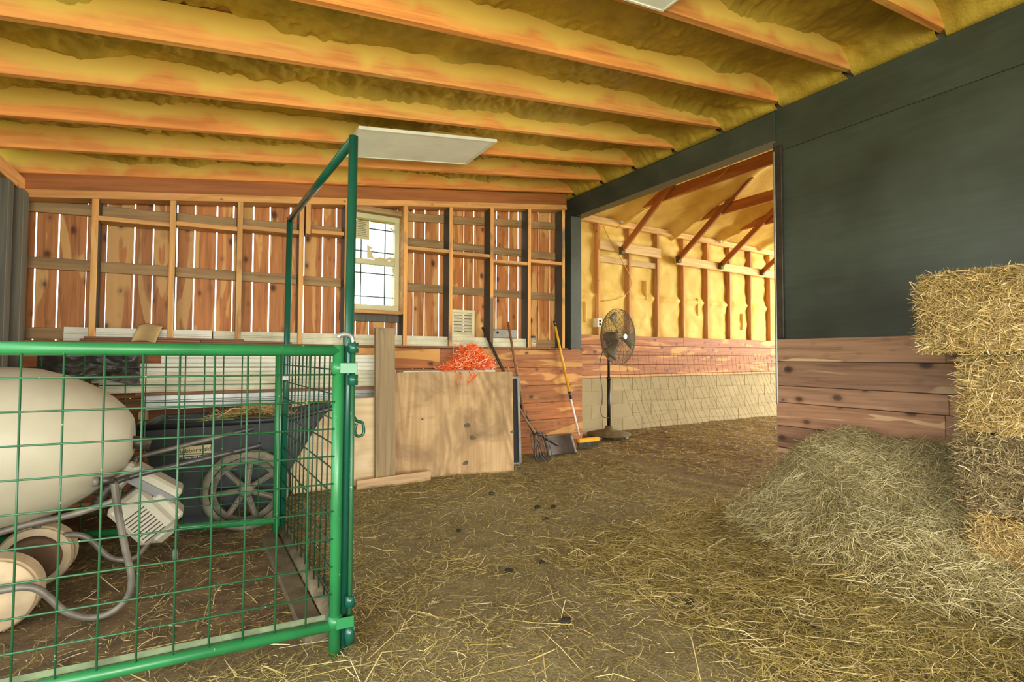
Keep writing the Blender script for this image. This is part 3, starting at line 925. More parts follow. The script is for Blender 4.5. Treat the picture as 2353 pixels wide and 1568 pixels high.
wc1 = oY(2.79, -14, 1355); wc2 = oY(3.22, 84, 1268)
ribbed_wheel(Vector((wc1.x, 2.79, .15)), .15, .13, -1)
ribbed_wheel(Vector((wc2.x, 3.24, .145)), .145, .13, 1)
tube('axle', [(wc1.x, 2.79, .15), (wc2.x, 3.24, .145)], .012, M['steel_dark'], mx, 8)
P = lambda Y, pts: [oY(Y, x, y) for x, y in pts]
tube('leg', smooth_path(P(YN, [(262, 1108), (274, 1190), (290, 1270), (302, 1330), (292, 1375), (255, 1408), (205, 1420), (150, 1405), (112, 1372), (85, 1354), (50, 1350), (0, 1358), (-60, 1370)]), 6), .0135, M['tubeframe'], mx, 10)
tube('leg', smooth_path(P(YF, [(350, 1150), (350, 1215), (338, 1250), (310, 1282), (275, 1287), (245, 1277), (218, 1250), (195, 1234), (165, 1229), (110, 1235)]), 6), .0135, M['tubeframe'], mx, 10)
tube('frame_rail', smooth_path(P(2.86, [(-30, 1233), (60, 1207), (150, 1187), (215, 1168), (262, 1150), (272, 1125)]), 5), .0145, M['tubeframe'], mx, 10)
tube('frame_rail', [oY(YF, 110, 1235), oY(YF, 60, 1190), oY(YF, -20, 1160)], .0135, M['tubeframe'], mx, 10)
tube('cross_bar', [oY(YN, 262, 1108), oY(YF, 330, 1085)], .014, M['tubeblack'], mx, 10)
tube('pivot_collar', [oY(YN - .01, 214, 1108), oY(YN - .01, 228, 1107)], .02, M['tubeframe'], mx, 12)
tube('pivot_shaft', [oY(YN - .01, 226, 1107), oY(YN - .01, 262, 1103)], .0145, M['tubeblack'], mx, 12)
h1 = tube('handle', smooth_path(P(2.86, [(262, 1108), (330, 1088), (440, 1062), (540, 1038)]), 4), .0125, M['tubeblack'], mx, 10)
gv, gf_ = [], []
for Y, a, b, hnd in ((2.86, (536, 1039), (600, 1023), h1),):
    pts = [oY(Y, a[0] + (b[0] - a[0]) * t, a[1] + (b[1] - a[1]) * t) for t in np.linspace(0, 1, 15)]
    tube('grip', pts, [.0165 if i % 2 else .0145 for i in range(15)], M['black'], hnd, 10)
h2 = tube('handle', smooth_path(P(3.2, [(312, 1052), (360, 1040), (460, 1015), (540, 995)]), 4), .0125, M['tubeframe'], mx, 10)
pts = [oY(3.2, 536 + 46 * t, 996 - 11 * t) for t in np.linspace(0, 1, 13)]
tube('grip', pts, [.0165 if i % 2 else .0145 for i in range(13)], M['black'], h2, 10)
tube('handle_riser', smooth_path([oY(3.2, 312, 1052), oY(3.15, 300, 1080), oY(3.05, 285, 1110)], 4), .0125, M['tubeframe'], mx, 10)
# motor housing: tilted box with vents, grey lid
mc = oY(3.0, 330, 1180)
ax_u = Vector((.62, 0, -.78)).normalized(); ax_n = Vector((0, -1, 0)); ax_v = ax_n.cross(ax_u).normalized()
V, Fc = frame_box(mc, ax_u, ax_v, ax_n, .24, .17, .16, .018)
mh = mk('motor_housing', V, Fc, M['offwhite'], mx)
for k in range(9):
    c = mc + ax_u * (.10 - k * .017) + ax_v * -.012 + ax_n * .081
    V, Fc = frame_box(c, ax_v, ax_u, ax_n, .10, .0045, .004, 0)
    mk('vent_slot', V, Fc, M['slot'], mh)
V, Fc = frame_box(mc + ax_u * .035 + ax_v * .10 + ax_n * .01, ax_u, ax_v, ax_n, .16, .05, .15, .012)
mk('switch_box', V, Fc, M['offwhite'], mh)
V, Fc = frame_box(mc + ax_u * .09 - ax_v * .0 + ax_n * .0, ax_u, ax_v, ax_n, .14, .12, .13, .03)
mk('motor_nose', V, Fc, M['offwhite'], mh)
lc = oY(3.0, 358, 1108)
V, Fc = frame_box(lc, Vector((.80, 0, -.60)).normalized(), Vector((.60, 0, .80)).normalized(), ax_n, .24, .075, .15, .012)
lid = mk('motor_cover', V, Fc, M['offwhite'], mx)
V, Fc = frame_box(lc - Vector((.60, 0, .80)) * .022 + ax_n * .074, Vector((.80, 0, -.60)).normalized(), Vector((.60, 0, .80)).normalized(), ax_n, .232, .04, .01, .003)
mk('cover_face', V, Fc, M['greyplastic'], lid)
V, Fc = frame_box(oY(3.02, 280, 1100), Vector((.6, 0, .8)), Vector((-.8, 0, .6)), ax_n, .16, .06, .07, .012)
mk('gear_arm', V, Fc, M['offwhite'], mx)
V, Fc = frame_box(oY(3.05, 305, 1150), Vector((.6, 0, .8)), Vector((-.8, 0, .6)), ax_n, .12, .09, .08, .012)
mk('gear_case', V, Fc, M['slot'], mx)
tube('bellows', smooth_path([oY(2.95, 262, 1115), oY(2.95, 245, 1128), oY(2.95, 232, 1148), oY(2.95, 225, 1166)], 4), [.02, .03] * 6 + [.02], M['steel_dark'], mx, 12)
cv = tube('power_cord', smooth_path(P(3.0, [(392, 1180), (405, 1196), (410, 1220), (404, 1245), (402, 1265)]), 5), .0045, M['black'], mx, 6)
tube('plug', P(3.0, [(402, 1262), (402, 1275), (403, 1288)]), [.009, .013, .012], M['greyplastic'], cv, 8)

# ------------------------------------------------------------------ black utility cart
ct = thing('utility_cart', (.13, 3.80, 0), 'black plastic two-wheeled utility cart holding straw behind the green panels', 'cart')
rim = [(-.44, 3.60, .655), (.40, 3.60, .675), (.66, 3.66, .73), (.66, 4.14, .73), (.40, 4.2, .675), (-.44, 4.2, .655)]
mid_ = [(-.40, 3.62, .45), (.35, 3.62, .45), (.48, 3.68, .52), (.48, 4.12, .52), (.35, 4.18, .45), (-.40, 4.18, .45)]
bot = [(-.32, 3.64, .10), (.26, 3.64, .10), (.34, 3.70, .13), (.34, 4.10, .13), (.26, 4.16, .10), (-.32, 4.16, .10)]
inn = [(x + (.02 if x < 0 else -.02), y + (.02 if y < 3.9 else -.02), z) for x, y, z in rim]
inb = [(x + (.02 if x < 0 else -.02), y + (.02 if y < 3.9 else -.02), z + .03) for x, y, z in bot]
V = bot + mid_ + rim + inn + inb
Fc = [tuple(range(6))[::-1]]
for L in range(4):
    for k in range(6): Fc.append((L * 6 + k, L * 6 + (k + 1) % 6, (L + 1) * 6 + (k + 1) % 6, (L + 1) * 6 + k))
Fc.append(tuple(24 + k for k in range(6)))
tub = mk('tub', V, Fc, M['blacktub'], ct)
tube('rim_lip', [Vector(p) for p in rim], .019, M['black'], ct, 10, True)
tube('front_roll', [(-.45, 3.60, .64), (-.45, 4.2, .64)], .035, M['black'], ct, 12)
box('rear_foot', -.22, -.06, 3.64, 3.70, .0, .22, M['blacktub'], ct, .01)
box('rear_foot', -.22, -.06, 4.10, 4.16, .0, .22, M['blacktub'], ct, .01)
tube('axle', [(.155, 3.50, .25), (.155, 4.29, .25)], .012, M['steel_dark'], ct, 8)


def cart_wheel(c, out):
    wh = thing('wheel', c); wh.parent = ct; wh.location = Vector(c) - ct.location
    R = .25
    pr = [(-.028, R - .045), (-.035, R - .02), (-.026, R), (.026, R), (.035, R - .02), (.028, R - .045), (-.028, R - .045)]
    lathe('tyre', pr, c, (0, 1, 0), M['tyre'], wh, 44, False)
    pr = [(-.02, R - .085), (-.03, R - .05), (.03, R - .05), (.02, R - .085), (-.02, R - .085)]
    lathe('rim', pr, c, (0, 1, 0), M['dustyblack'], wh, 44, False)
    lathe('hub', [(-.04, .01), (-.04, .028), (-.03, .045), (.03, .045), (.04, .028), (.04, .01)], c, (0, 1, 0), M['dustyblack'], wh, 20)
    for k in range(7):
        a = math.radians(8 + k * 360 / 7)
        dv = Vector((math.sin(a), 0, math.cos(a)))
        beam('spoke', Vector(c) + dv * .035, Vector(c) + dv * (R - .07), .03, .034, M['dustyblack'], wh, up=Vector((math.cos(a), 0, -math.sin(a))))
        beam('spoke_rib', Vector(c) + dv * .04 + Vector((0, -.018, 0)), Vector(c) + dv * (R - .075) + Vector((0, -.018, 0)), .012, .012, M['tyre'], wh, up=Vector((math.cos(a), 0, -math.sin(a))))
    return wh


cart_wheel((.155, 3.50, .25), -1)
cart_wheel((.155, 4.29, .25), 1)


def text_vf(body, size, origin, u, v, n, depth=.0015):
    cu = bpy.data.curves.new('lettering', 'FONT'); cu.body = body; cu.size = size; cu.extrude = depth
    cu.align_x = 'CENTER'
    t = bpy.data.objects.new('lettering', cu); COL.objects.link(t)
    dg_ = bpy.context.evaluated_depsgraph_get()
    me = bpy.data.meshes.new_from_object(t.evaluated_get(dg_))
    V = [Vector(origin) + Vector(u) * p.co.x + Vector(v) * p.co.y + Vector(n) * p.co.z for p in me.vertices]
    Fc = [tuple(p.vertices) for p in me.polygons]
    bpy.data.objects.remove(t); bpy.data.meshes.remove(me); bpy.data.curves.remove(cu)
    return V, Fc


# maker's plate on the near side of the tub
pc = oY(3.60, 402, 1048)
pu = Vector((1, 0, .045)).normalized(); pn = Vector((0, -1, -.1)).normalized(); pv = pn.cross(pu).normalized()
pc = Vector((pc.x + .012, 3.592, pc.z - .012))
V, Fc = frame_box(pc, pu, pv, pn, .19, .098, .006, .003)
pl = mk('name_plate', V, Fc, M['black'], ct)
V, Fc = frame_box(pc + pv * .012 + pn * .004, pu, pv, pn, .18, .062, .003, .001)
mk('plate_field', V, Fc, M['paper'], pl)
V, Fc = text_vf('Rubbermaid', .037, pc + pv * .004 + pn * .006, pu, pv, pn)
mk('lettering', V, Fc, M['ink'], pl)
V, Fc = text_vf('Commercial Products', .019, pc - pv * .034 + pn * .004, pu, pv, pn)
mk('lettering', V, Fc, M['white'], pl)

ct.location.y += .10
ct.location.x += .115
ct.rotation_euler = (0, 0, math.radians(-9))

# straw in the cart
n = 1500
x = RNG.uniform(.0, .60, n); y = RNG.uniform(3.78, 4.14, n)
z = .62 + .12 * np.exp(-((x - .28) / .22) ** 2 - ((y - 3.85) / .22) ** 2) + RNG.uniform(0, .02, n)
D = RNG.normal(size=(n, 3)); D[:, 2] *= .25
V, Q = strands(np.stack([x, y, z], 1), D, RNG.uniform(.06, .2, n), RNG.uniform(.003, .006, n), RNG.uniform(0, .03, n))
cs = mk('cart_straw', V, Q, M['bale']); tag(cs, 'heap of golden straw inside the black cart', 'straw', kind='stuff')
a, b = np.meshgrid(np.linspace(.0, .58, 24), np.linspace(3.76, 4.12, 16), indexing='ij')
z = .56 + .12 * np.exp(-((a - .28) / .22) ** 2 - ((b - 3.85) / .25) ** 2) + fbm(a * 12, b * 12, 2) * .02
mk('straw_bed', np.stack([a, b, z], -1).reshape(-1, 3), grid_f(24, 16), M['balebody'], cs, True)

# ------------------------------------------------------------------ leaning boards
def leaning(name, a, b, h, th, lean_, mat, label, cat, top=None):
    """sheet standing on ground points a-b (near face), leaning toward +Y by lean_"""
    a = Vector(a); b = Vector(b); u = (b - a); L = u.length; u.normalize()
    nrm = Vector((u.y, -u.x, 0)).normalized()       # toward camera side
    if nrm.y > 0: nrm = -nrm
    v = (Vector((0, 0, 1)) - nrm * math.tan(lean_)).normalized()
    n = u.cross(v).normalized()
    if n.y > 0: n = -n
    c = (a + b) / 2 + v * h / 2 - n * th / 2 + Vector((0, 0, .0))
    bm = bmesh.new(); bmesh.ops.create_cube(bm, size=1)
    for x in bm.verts: x.co = Vector((x.co.x * L, x.co.y * th, x.co.z * h))
    bmesh.ops.bevel(bm, geom=bm.edges[:], offset=.002, segments=1, affect='EDGES')
    V, Fc = bm_out(bm)
    m = bpy.data.meshes.new(name); m.from_pydata([tuple(x) for x in V], [], Fc); m.update()
    o = link(name, m, mat, None, tuple(c))
    o.rotation_euler = Matrix((u, -n, v)).transposed().to_euler()
    tag(o, label, cat)
    return o, u, v, n, c


pa, pbb = oZ(0, 900, 1104), oZ(0, 1181, 1084)
PL, plu, plv, pln, plc = leaning('plywood_sheet', pa, pbb, .955, .016, .06, M['ply'], 'big weathered tan plywood sheet leaning under the orange netting', 'plywood')
for dx, dz, r in ((.12, -.02, .035), (.17, -.14, .033), (.10, -.37, .03), (.56, -.1, .02), (-.3, .05, .012)):
    k = 9; V = []
    for j in range(k):
        rr = r * random.uniform(.6, 1.1); aa = 2 * math.pi * j / k
        V.append(plc + plu * (dx + rr * math.cos(aa)) + plv * (dz + rr * .8 * math.sin(aa)) + pln * .0085)
    V2 = [p + pln * .004 for p in V]
    mk('mud_splat', V + V2, [tuple(range(k, 2 * k))] + [(j, (j + 1) % k, k + (j + 1) % k, k + j) for j in range(k)], M['mud_board'], None)
    o = bpy.data.objects[-1] if False else COL.objects[-1]
    mw_ = o.location.copy(); o.parent = PL; o.matrix_parent_inverse = (Matrix.Translation(PL.location) @ PL.rotation_euler.to_matrix().to_4x4()).inverted()
PL2, _, _, _, _ = leaning('plywood_sheet', oZ(0, 668, 1137), oZ(0, 893, 1110), .74, .016, .05, M['ply_pale'], 'pale clean plywood sheet standing beside the gate behind the upright board', 'plywood')
va, vb = oZ(0, 862, 1119), oZ(0, 907, 1112)
leaning('upright_board', va - Vector((0, .02, 0)), vb - Vector((0, .02, 0)), 1.345, .035, .035, M['old_board'], 'tall brown board standing upright between the two plywood sheets', 'board')
ba, bb = oZ(0, 818, 1128), oZ(0, 987, 1103)
leaning('floor_batten', ba - Vector((0, .03, 0)), bb - Vector((0, .03, 0)), .085, .03, .02, M['old_board_x'], 'short pale board on edge at the foot of the plywood sheets', 'board')
sa, sb = Vector((2.30, 4.36, 0)), oZ(0, 1198, 1068)
SCR, su_, sv_, sn_, sc_ = leaning('insect_screen', Vector((2.2, sb.y + .05, 0)), sb, .90, .008, .07, M['screen'], 'black mesh window screen tucked behind the right edge of the plywood', 'screen')
Ls = (Vector((2.2, sb.y + .05, 0)) - sb).length
for c, a, b in ((sc_ + su_ * (Ls / 2 - .012), .026, .90), (sc_ - su_ * (Ls / 2 - .012), .026, .90), (sc_ + sv_ * .437, Ls, .026), (sc_ - sv_ * .437, Ls, .026)):
    V, Fc = frame_box(c + sn_ * .004, su_, sv_, sn_, a, b, .016, .002)
    o = mk('screen_frame', V, Fc, M['metal'])
    o.parent = SCR; o.matrix_parent_inverse = (Matrix.Translation(SCR.location) @ SCR.rotation_euler.to_matrix().to_4x4()).inverted()

# ------------------------------------------------------------------ materials stored along the back wall
def siding_strip(name, x0, x1, y, z0, z1, mat, label, cat, group=None, dep=.10):
    """white lap-siding strip: stepped profile extruded along X"""
    h = z1 - z0
    pr = [(y, z0), (y - dep, z0), (y - dep, z0 + .10 * h), (y - dep + .008, z0 + .16 * h), (y - dep + .008, z0 + .48 * h), (y - dep + .002, z0 + .52 * h), (y - dep + .002, z0 + .62 * h), (y - dep + .012, z0 + .66 * h), (y - dep + .012, z1), (y, z1)]
    n = len(pr)
    V = [(x0, a, b) for a, b in pr] + [(x1, a, b) for a, b in pr]
    Fc = [tuple(range(n))[::-1], tuple(range(n, 2 * n))] + [(i, (i + 1) % n, n + (i + 1) % n, n + i) for i in range(n)]
    o = mk(name, V, Fc, mat)
    return tag(o, label, cat, group)


br = [(x, zb) for x in (-.4, .5, 1.25) for zb in (.66,)]
for x, zb in br:
    box('shelf_bracket', x - .02, x + .02, 4.42, YB - .024, .60, .695, M['old_board_x'], wb)
siding_strip('metal_channel', -.40, 1.42, 4.70, .697, .80, M['metal'], 'grey metal channel at the bottom of the white siding stack', 'channel', dep=.16)
box('dark_board', -.45, 1.36, 4.50, 4.70, .802, .825, M['lath'])
tag(COL.objects[-1], 'thin brown board between metal channel and white siding strips', 'board')
ST = [(-.66, 1.48, .827, .90), (-.70, 1.50, .902, .97), (-.62, 1.46, .972, 1.04), (-.30, 1.47, 1.042, 1.11)]
SLAB = ['lowest white siding strip in the stack above the black cart', 'second white siding strip from the bottom of the stack', 'third white siding strip from the bottom of the stack', 'topmost white siding strip in the stack below the ledge']
for (x0, x1, z0, z1), lb in zip(ST, SLAB):
    siding_strip('siding_strip', x0, x1, 4.68, z0, z1, M['vinyl'] if z0 > .95 else M['vinyl_dirty'], lb, 'siding', 'white siding strips stacked by the back wall', .16)
for x in (1.95, 1.75):
    pass
box('shelf_bracket', 1.55, 1.59, 4.45, YB - .024, .86, .93, M['old_board_x'], wb)
box('shelf_bracket', 2.42, 2.46, 4.45, YB - .024, .86, .93, M['old_board_x'], wb)
box('white_board', 1.53, 2.50, 4.42, 4.64, .932, .965, M['vinyl']); tag(COL.objects[-1], 'flat white board lying behind the top of the plywood under the netting', 'board')
# ledge
siding_strip('trim_strip', -.90, .02, 4.86, 1.2055, 1.305, M['vinyl'], 'left short piece of white trim lying on the wall ledge', 'trim', 'white trim on the ledge', .10)
siding_strip('trim_strip', .03, 3.10, 4.86, 1.2055, 1.305, M['vinyl_dirty'], 'long white trim strip running along the ledge under the window', 'trim', 'white trim on the ledge', .10)
for i, (x0, x1, y, z) in enumerate([(-.80, -.05, 4.715, 1.2055), (-.55, .30, 4.74, 1.2055), (-.06, .62, 4.715, 1.2055), (-.78, .25, 4.73, 1.2225)]):
    lb = ['brown lath strip at the left front of the ledge', 'brown lath strip lying behind two others on the ledge', 'brown lath strip reaching farthest right on the ledge', 'brown lath strip stacked on top of the others']
    o = box('lath_strip', x0, x1, y - .011, y + .011, z, z + .016, M['lath']); tag(o, lb[i], 'lath', 'brown lath strips on the ledge')
a, b = np.meshgrid(np.linspace(0, 1, 12), np.linspace(0, 1, 14), indexing='ij')
xx = -.50 + a * .15 + .04 * b; yy = 4.69 + .06 * b - .03 * np.sin(b * 3) + .015 * np.sin(a * 5); zz_ = 1.20 + b * .135 + .012 * np.sin(a * 4)
sc = mk('card_scrap', np.stack([xx, yy, zz_], -1).reshape(-1, 3), grid_f(12, 14), M['card'], smooth=True); tag(sc, 'curled tan cardboard scrap draped over the white trim on the ledge', 'cardboard')
md = sc.modifiers.new('thickness', 'SOLIDIFY'); md.thickness = .004

# crumpled plastic sheet
a, b = np.meshgrid(np.linspace(-.98, -.42, 40), np.linspace(0, 1, 30), indexing='ij')
f = fbm(a * 9, b * 4, 5, 4); f2 = fbm(a * 9, b * 4, 8, 4)
yy = 4.50 - .07 * b + (f - .5) * .13; zz_ = 1.115 - .24 * b * (.55 + .5 * vnoise(a * 5, a * 0, 3)) + (f2 - .5) * .05
ps = mk('plastic_sheet', np.stack([a, yy, zz_], -1).reshape(-1, 3), grid_f(40, 30), M['tarp'], smooth=True); tag(ps, 'crumpled black plastic sheet hanging over the left end of the siding stack', 'plastic sheet')
md = ps.modifiers.new('thickness', 'SOLIDIFY'); md.thickness = .003

# louvre vent, metal box, jar
vt = thing('louvre_vent', (2.30, 4.80, 1.306), 'cream louvred gable vent standing on the white trim', 'vent')
vx0, vx1, vz0, vz1 = 2.165, 2.44, 1.306, 1.595
Y0 = 4.77
tl = .06
for a in [(vx0, vx1, vz1 - .03, vz1), (vx0, vx1, vz0, vz0 + .03), (vx0, vx0 + .03, vz0 + .03, vz1 - .03), (vx1 - .03, vx1, vz0 + .03, vz1 - .03)]:
    box('frame', a[0], a[1], Y0, Y0 + .03, a[2], a[3], M['winframe'], vt)
for k in range(7):
    z = vz0 + .045 + k * .034
    beam('louvre', (vx0 + .03, Y0 + .018, z), (vx1 - .03, Y0 + .018, z), .004, .036, M['vinyl_dirty'], vt, up=(0, .6, .8))
mb = thing('metal_box', (2.83, 4.80, 1.306), 'small grey galvanised metal box lying on the white trim', 'box')
box('case', 2.66, 2.97, 4.76, 4.84, 1.306, 1.405, M['metal'], mb, .006)
lathe('knockout', [(0, .016), (.003, .016), (.003, .004)], (2.72, 4.76, 1.365), (0, -1, 0), M['slot'], mb, 12)
box('end_flange', 2.635, 2.66, 4.765, 4.835, 1.306, 1.40, M['steel_dark'], mb)
jr = thing('glass_jar', (3.19, 4.79, 1.2055), 'small clear jar with dark lid at the right end of the ledge', 'jar')


def jar_mat():
    m, nt, b = nm('clear_plastic'); b.inputs['Base Color'].default_value = (.85, .86, .78, 1); b.inputs['Roughness'].default_value = .12
    b.inputs['Transmission Weight'].default_value = .75; b.inputs['IOR'].default_value = 1.1
    return m


M['clear'] = jar_mat()
lathe('jar_body', [(0, .045), (.006, .052), (.085, .052), (.10, .042), (.112, .042)], (3.19, 4.79, 1.2055), (0, 0, 1), M['clear'], jr, 20)
lathe('lid', [(.112, .044), (.113, .046), (.132, .046), (.134, .04)], (3.19, 4.79, 1.2055), (0, 0, 1), M['steel_dark'], jr, 20)
box('label', 3.165, 3.215, 4.735, 4.738, 1.222, 1.285, M['paper'], jr, 0)
for z, mt in ((1.268, 'ink'), (1.26, 'ink'), (1.236, 'redink'), (1.228, 'redink')):
    box('print_line', 3.172, 3.208, 4.7335, 4.735, z, z + .005, M[mt], jr, 0)

# ------------------------------------------------------------------ orange safety netting
def netmat():
    m, nt, b = nm('orange_netting')
    g_ = nt.nodes.new('ShaderNodeNewGeometry')
    nt.links.new(ramp(nt, [(0, srgb(244, 88, 16)), (.6, srgb(255, 124, 40)), (.80, srgb(255, 146, 70)), (.88, srgb(255, 214, 186))], g_.outputs['Random Per Island']), b.inputs['Base Color'])
    b.inputs['Roughness'].default_value = .35
    return m


M['net'] = netmat()
n0 = oY(4.36, 1075, 838)
parts = []
rr = random.Random(5)
for k in range(1700):
    cx = max(-.27, min(.25, rr.gauss(0, .135))); cy = rr.gauss(0, .07)
    top = .225 * math.exp(-((cx - .04) / .17) ** 2) + .015
    cz = rr.random() ** .7 * top
    c = Vector((n0.x + .02 + cx, 4.40 + cy, .975 + cz))
    dr = Vector((rr.gauss(0, 1), rr.gauss(0, .7), rr.gauss(0, .6))).normalized()
    sd = Vector((rr.gauss(0, 1), rr.gauss(0, 1), rr.gauss(0, 1))).normalized()
    L = rr.uniform(.03, .085); bw = rr.uniform(.006, .03)
    pts = [c + dr * (t - .5) * L + sd * bw * math.sin(math.pi * t) for t in (0, .25, .5, .75, 1)]
    parts.append(tube_vf(pts, rr.choice((.002, .0028, .0036)), 4))
# standing loop of mesh at the left and hanging tails in front of the sheet
for i in range(6):
    for j in range(5):
        p = Vector((n0.x - .14 + i * .038, 4.40 + .02 * math.sin(i), 1.03 + j * .045 + .03 * math.sin(i * 1.3)))
        parts.append(tube_vf([p, p + Vector((.018, -.004, .012)), p + Vector((.034, 0, .004))], .0028, 4))
        parts.append(tube_vf([p, p + Vector((.006, .004, .022)), p + Vector((.003, 0, .042))], .0034, 4))
edge_y = plc.y
for (px0, py0), (px1, py1) in [((1050, 862), (1052, 895)), ((1092, 862), (1072, 888)), ((1082, 862), (1074, 880)), ((1060, 862), (1060, 872)), ((1098, 858), (1088, 872))]:
    a_ = oZ(.955, px0, py0)
    yy0 = (4.29 + 0)
    A_ = oY(4.20, px0, py0); B_ = oY(4.19, px1, py1)
    k = 5
    pts = [A_.lerp(B_, t) + Vector((.006 * math.sin(t * 9 + px0), -.004, 0)) for t in np.linspace(0, 1, k)]
    parts.append(tube_vf(pts, .0038, 5))
    parts.append(tube_vf([Vector((A_.x, 4.42, .99)), Vector((A_.x, 4.27, .985)), A_], .0036, 5))
V, Fc = merge(parts)
net = mk('safety_netting', V, Fc, M['net']); tag(net, 'crumpled bundle of bright orange plastic safety netting on the plywood', 'netting')

# ------------------------------------------------------------------ tools leaning on the back wall
def tool(name, label, cat, loc): return thing(name, loc, label, cat)


fa = Vector((3.30, 4.47, .12)); ta = oY(4.705, 1108, 752)
t1 = tool('scoop_shovel', 'square-bladed shovel with dark wooden handle leaning behind the plywood', 'shovel', (3.3, 4.45, 0))
bl = oY(4.40, 1255, 1020)
ha0 = ta; ha1 = oY(4.50, 1222, 985); ha2 = Vector((3.32, 4.45, .12))
tube('handle', [ha0, ha0.lerp(ha1, .5), ha1], [.014, .016, .017], M['steel_dark'], t1, 8)
tube('socket', smooth_path([ha1, ha1.lerp(ha2, .5) + Vector((0, 0, -.01)), ha2], 4), [.018] * 8 + [.012], M['steel_dark'], t1, 8)
s0 = oY(4.46, 1258, 1028); s1 = oY(4.46, 1324, 1024)
a, b = np.meshgrid(np.linspace(0, 1, 14), np.linspace(0, 1, 10), indexing='ij')
xx = s0.x + (s1.x - s0.x) * a; zz_ = .01 + .205 * b; yy = 4.44 + .10 * b + .03 * np.cos((a - .5) * math.pi) - .02 * (b > .9)
bd_ = mk('blade', np.stack([xx, yy, zz_], -1).reshape(-1, 3), grid_f(14, 10), M['steel_dark'], t1, True)
md = bd_.modifiers.new('thickness', 'SOLIDIFY'); md.thickness = .004
t2 = tool('garden_rake', 'rake with pale wooden handle and bent dark tines leaning by the plywood', 'rake', (2.95, 4.45, 0))
r0 = oY(4.70, 1167, 740); r1 = oY(4.42, 1206, 960); r2 = oY(4.36, 1234, 1005)
tube('handle', [r0, r0.lerp(r1, .5), r1], [.0135, .0155, .0165], M['handle'], t2, 8)
tube('socket', smooth_path([r1, oY(4.38, 1220, 985), r2], 4), .011, M['steel_dark'], t2, 8)
for k in range(7):
    e = Vector((r2.x - .03 + k * .03, r2.y - .02 + .01 * (k % 2), .01))
    tube('tine', smooth_path([r2, r2 + Vector((-.06 + k * .03, .03, .03)), e + Vector((.015 * (k - 3) * .5, 0, .07)), e], 4), .005, M['steel_dark'], t2, 5)
t3 = tool('root_handle_fork', 'gnarled brown fork handle lying low beside the screen frame', 'fork', (2.8, 4.4, 0))
f0 = oY(4.50, 1180, 905); f1 = oY(4.36, 1212, 970); f2 = oY(4.30, 1246, 1022)
tube('handle', smooth_path([f0, oY(4.44, 1194, 940), f1, oY(4.33, 1230, 995)], 4), .014, M['handle'], t3, 8)
for dx in (-.05, -.015, .02, .055):
    tube('tine', smooth_path([oY(4.33, 1230, 995), Vector((f2.x - .04 + dx, 4.30, .07)), Vector((f2.x + dx, 4.26, .012))], 4), .006, M['steel_dark'], t3, 5)
t4 = tool('push_broom', 'yellow-handled push broom leaning in the doorway corner', 'broom', (4.0, 4.9, 0))
b0 = oY(4.69, 1273, 738); b05 = oY(4.745, 1276, 752); b1 = oY(4.73, 1309, 900)
bh = oZ(.09, 1331, 1000)
bmid = Vector((bh.x, 0, 0))
hd = Vector((3.93, 4.66, .07))
bq = [oY(4.69, 1273, 738), oY(4.69, 1276, 750), oY(4.675, 1308, 900), oY(4.675, 1312, 917), oY(4.66, 1331, 1000)]
tube('end_grip', [bq[0], bq[1]], .013, M['black'], t4, 10)
tube('upper_handle', [bq[1], bq[2]], .0135, M['yellow'], t4, 10)
tube('lock_collar', [bq[2], bq[3]], [.017, .014], M['black'], t4, 10)
tube('lower_handle', [bq[3], bq[4]], .0105, M['white'], t4, 10)
hb = box('broom_head', bq[4].x - .02, bq[4].x + .30, 4.63, 4.69, .075, .125, M['yellow'], t4, .01)
nb = 500
x = RNG.uniform(bq[4].x - .015, bq[4].x + .295, nb); y = RNG.uniform(4.635, 4.685, nb)
D = np.stack([RNG.normal(0, .1, nb), RNG.normal(0, .12, nb), -np.ones(nb)], 1)
V, Q = strands(np.stack([x, y, np.full(nb, .045)], 1), D, np.full(nb, .075), np.full(nb, .004), RNG.uniform(0, .004, nb))
o = mk('bristles', V, Q, M['dustyblack'], hb); o['kind'] = 'stuff'

# ------------------------------------------------------------------ pedestal fan
fb = oZ(0, 1399, 1001); fb = Vector((4.80, 5.13, .0))
fb = Vector((oY(5.10, 1399, 990).x, 5.10, 0))
fan = thing('pedestal_fan', fb, 'dusty black pedestal fan with round wire cage in the doorway', 'fan')
lathe('base', [(0, .29), (.012, .30), (.02, .295), (.045, .20), (.06, .10), (.085, .055), (.12, .045), (.12, .01)], fb + Vector((0, 0, .045)), (0, 0, 1), M['fandust'], fan, 32)
for k in range(4):
    a = k * math.pi / 2 + .4
    lathe('caster', [(-.012, .004), (-.012, .024), (.012, .024), (.012, .004)], fb + Vector((.25 * math.cos(a), .25 * math.sin(a), .026)), (math.sin(a), -math.cos(a), 0), M['metal'], fan, 12)
tube('lower_pole', [fb + Vector((0, 0, .12)), fb + Vector((0, 0, .80))], .024, M['fanpole'], fan, 14)
tube('pole_collar', [fb + Vector((0, 0, .79)), fb + Vector((0, 0, .83))], .031, M['fanpole'], fan, 14)
tube('upper_pole', [fb + Vector((0, 0, .82)), fb + Vector((0, 0, 1.28))], .017, M['fanpole'], fan, 14)
fx = Vector((.16, -.985, .0)).normalized()
hub = oY(5.02, 1420, 775)
hub = Vector((fb.x + .03, fb.y - .13, hub.z))
box('yoke', fb.x - .025, fb.x + .025, fb.y - .04, fb.y + .03, 1.25, hub.z - .03, M['fanpole'], fan, .008)
lathe('motor', [(-.19, .03), (-.19, .06), (-.17, .075), (-.04, .075), (-.02, .055), (.0, .02)], hub + fx * .0, fx, M['fanmetal'], fan, 20)
e1 = Vector((0, 0, 1)); e2 = fx.cross(e1)


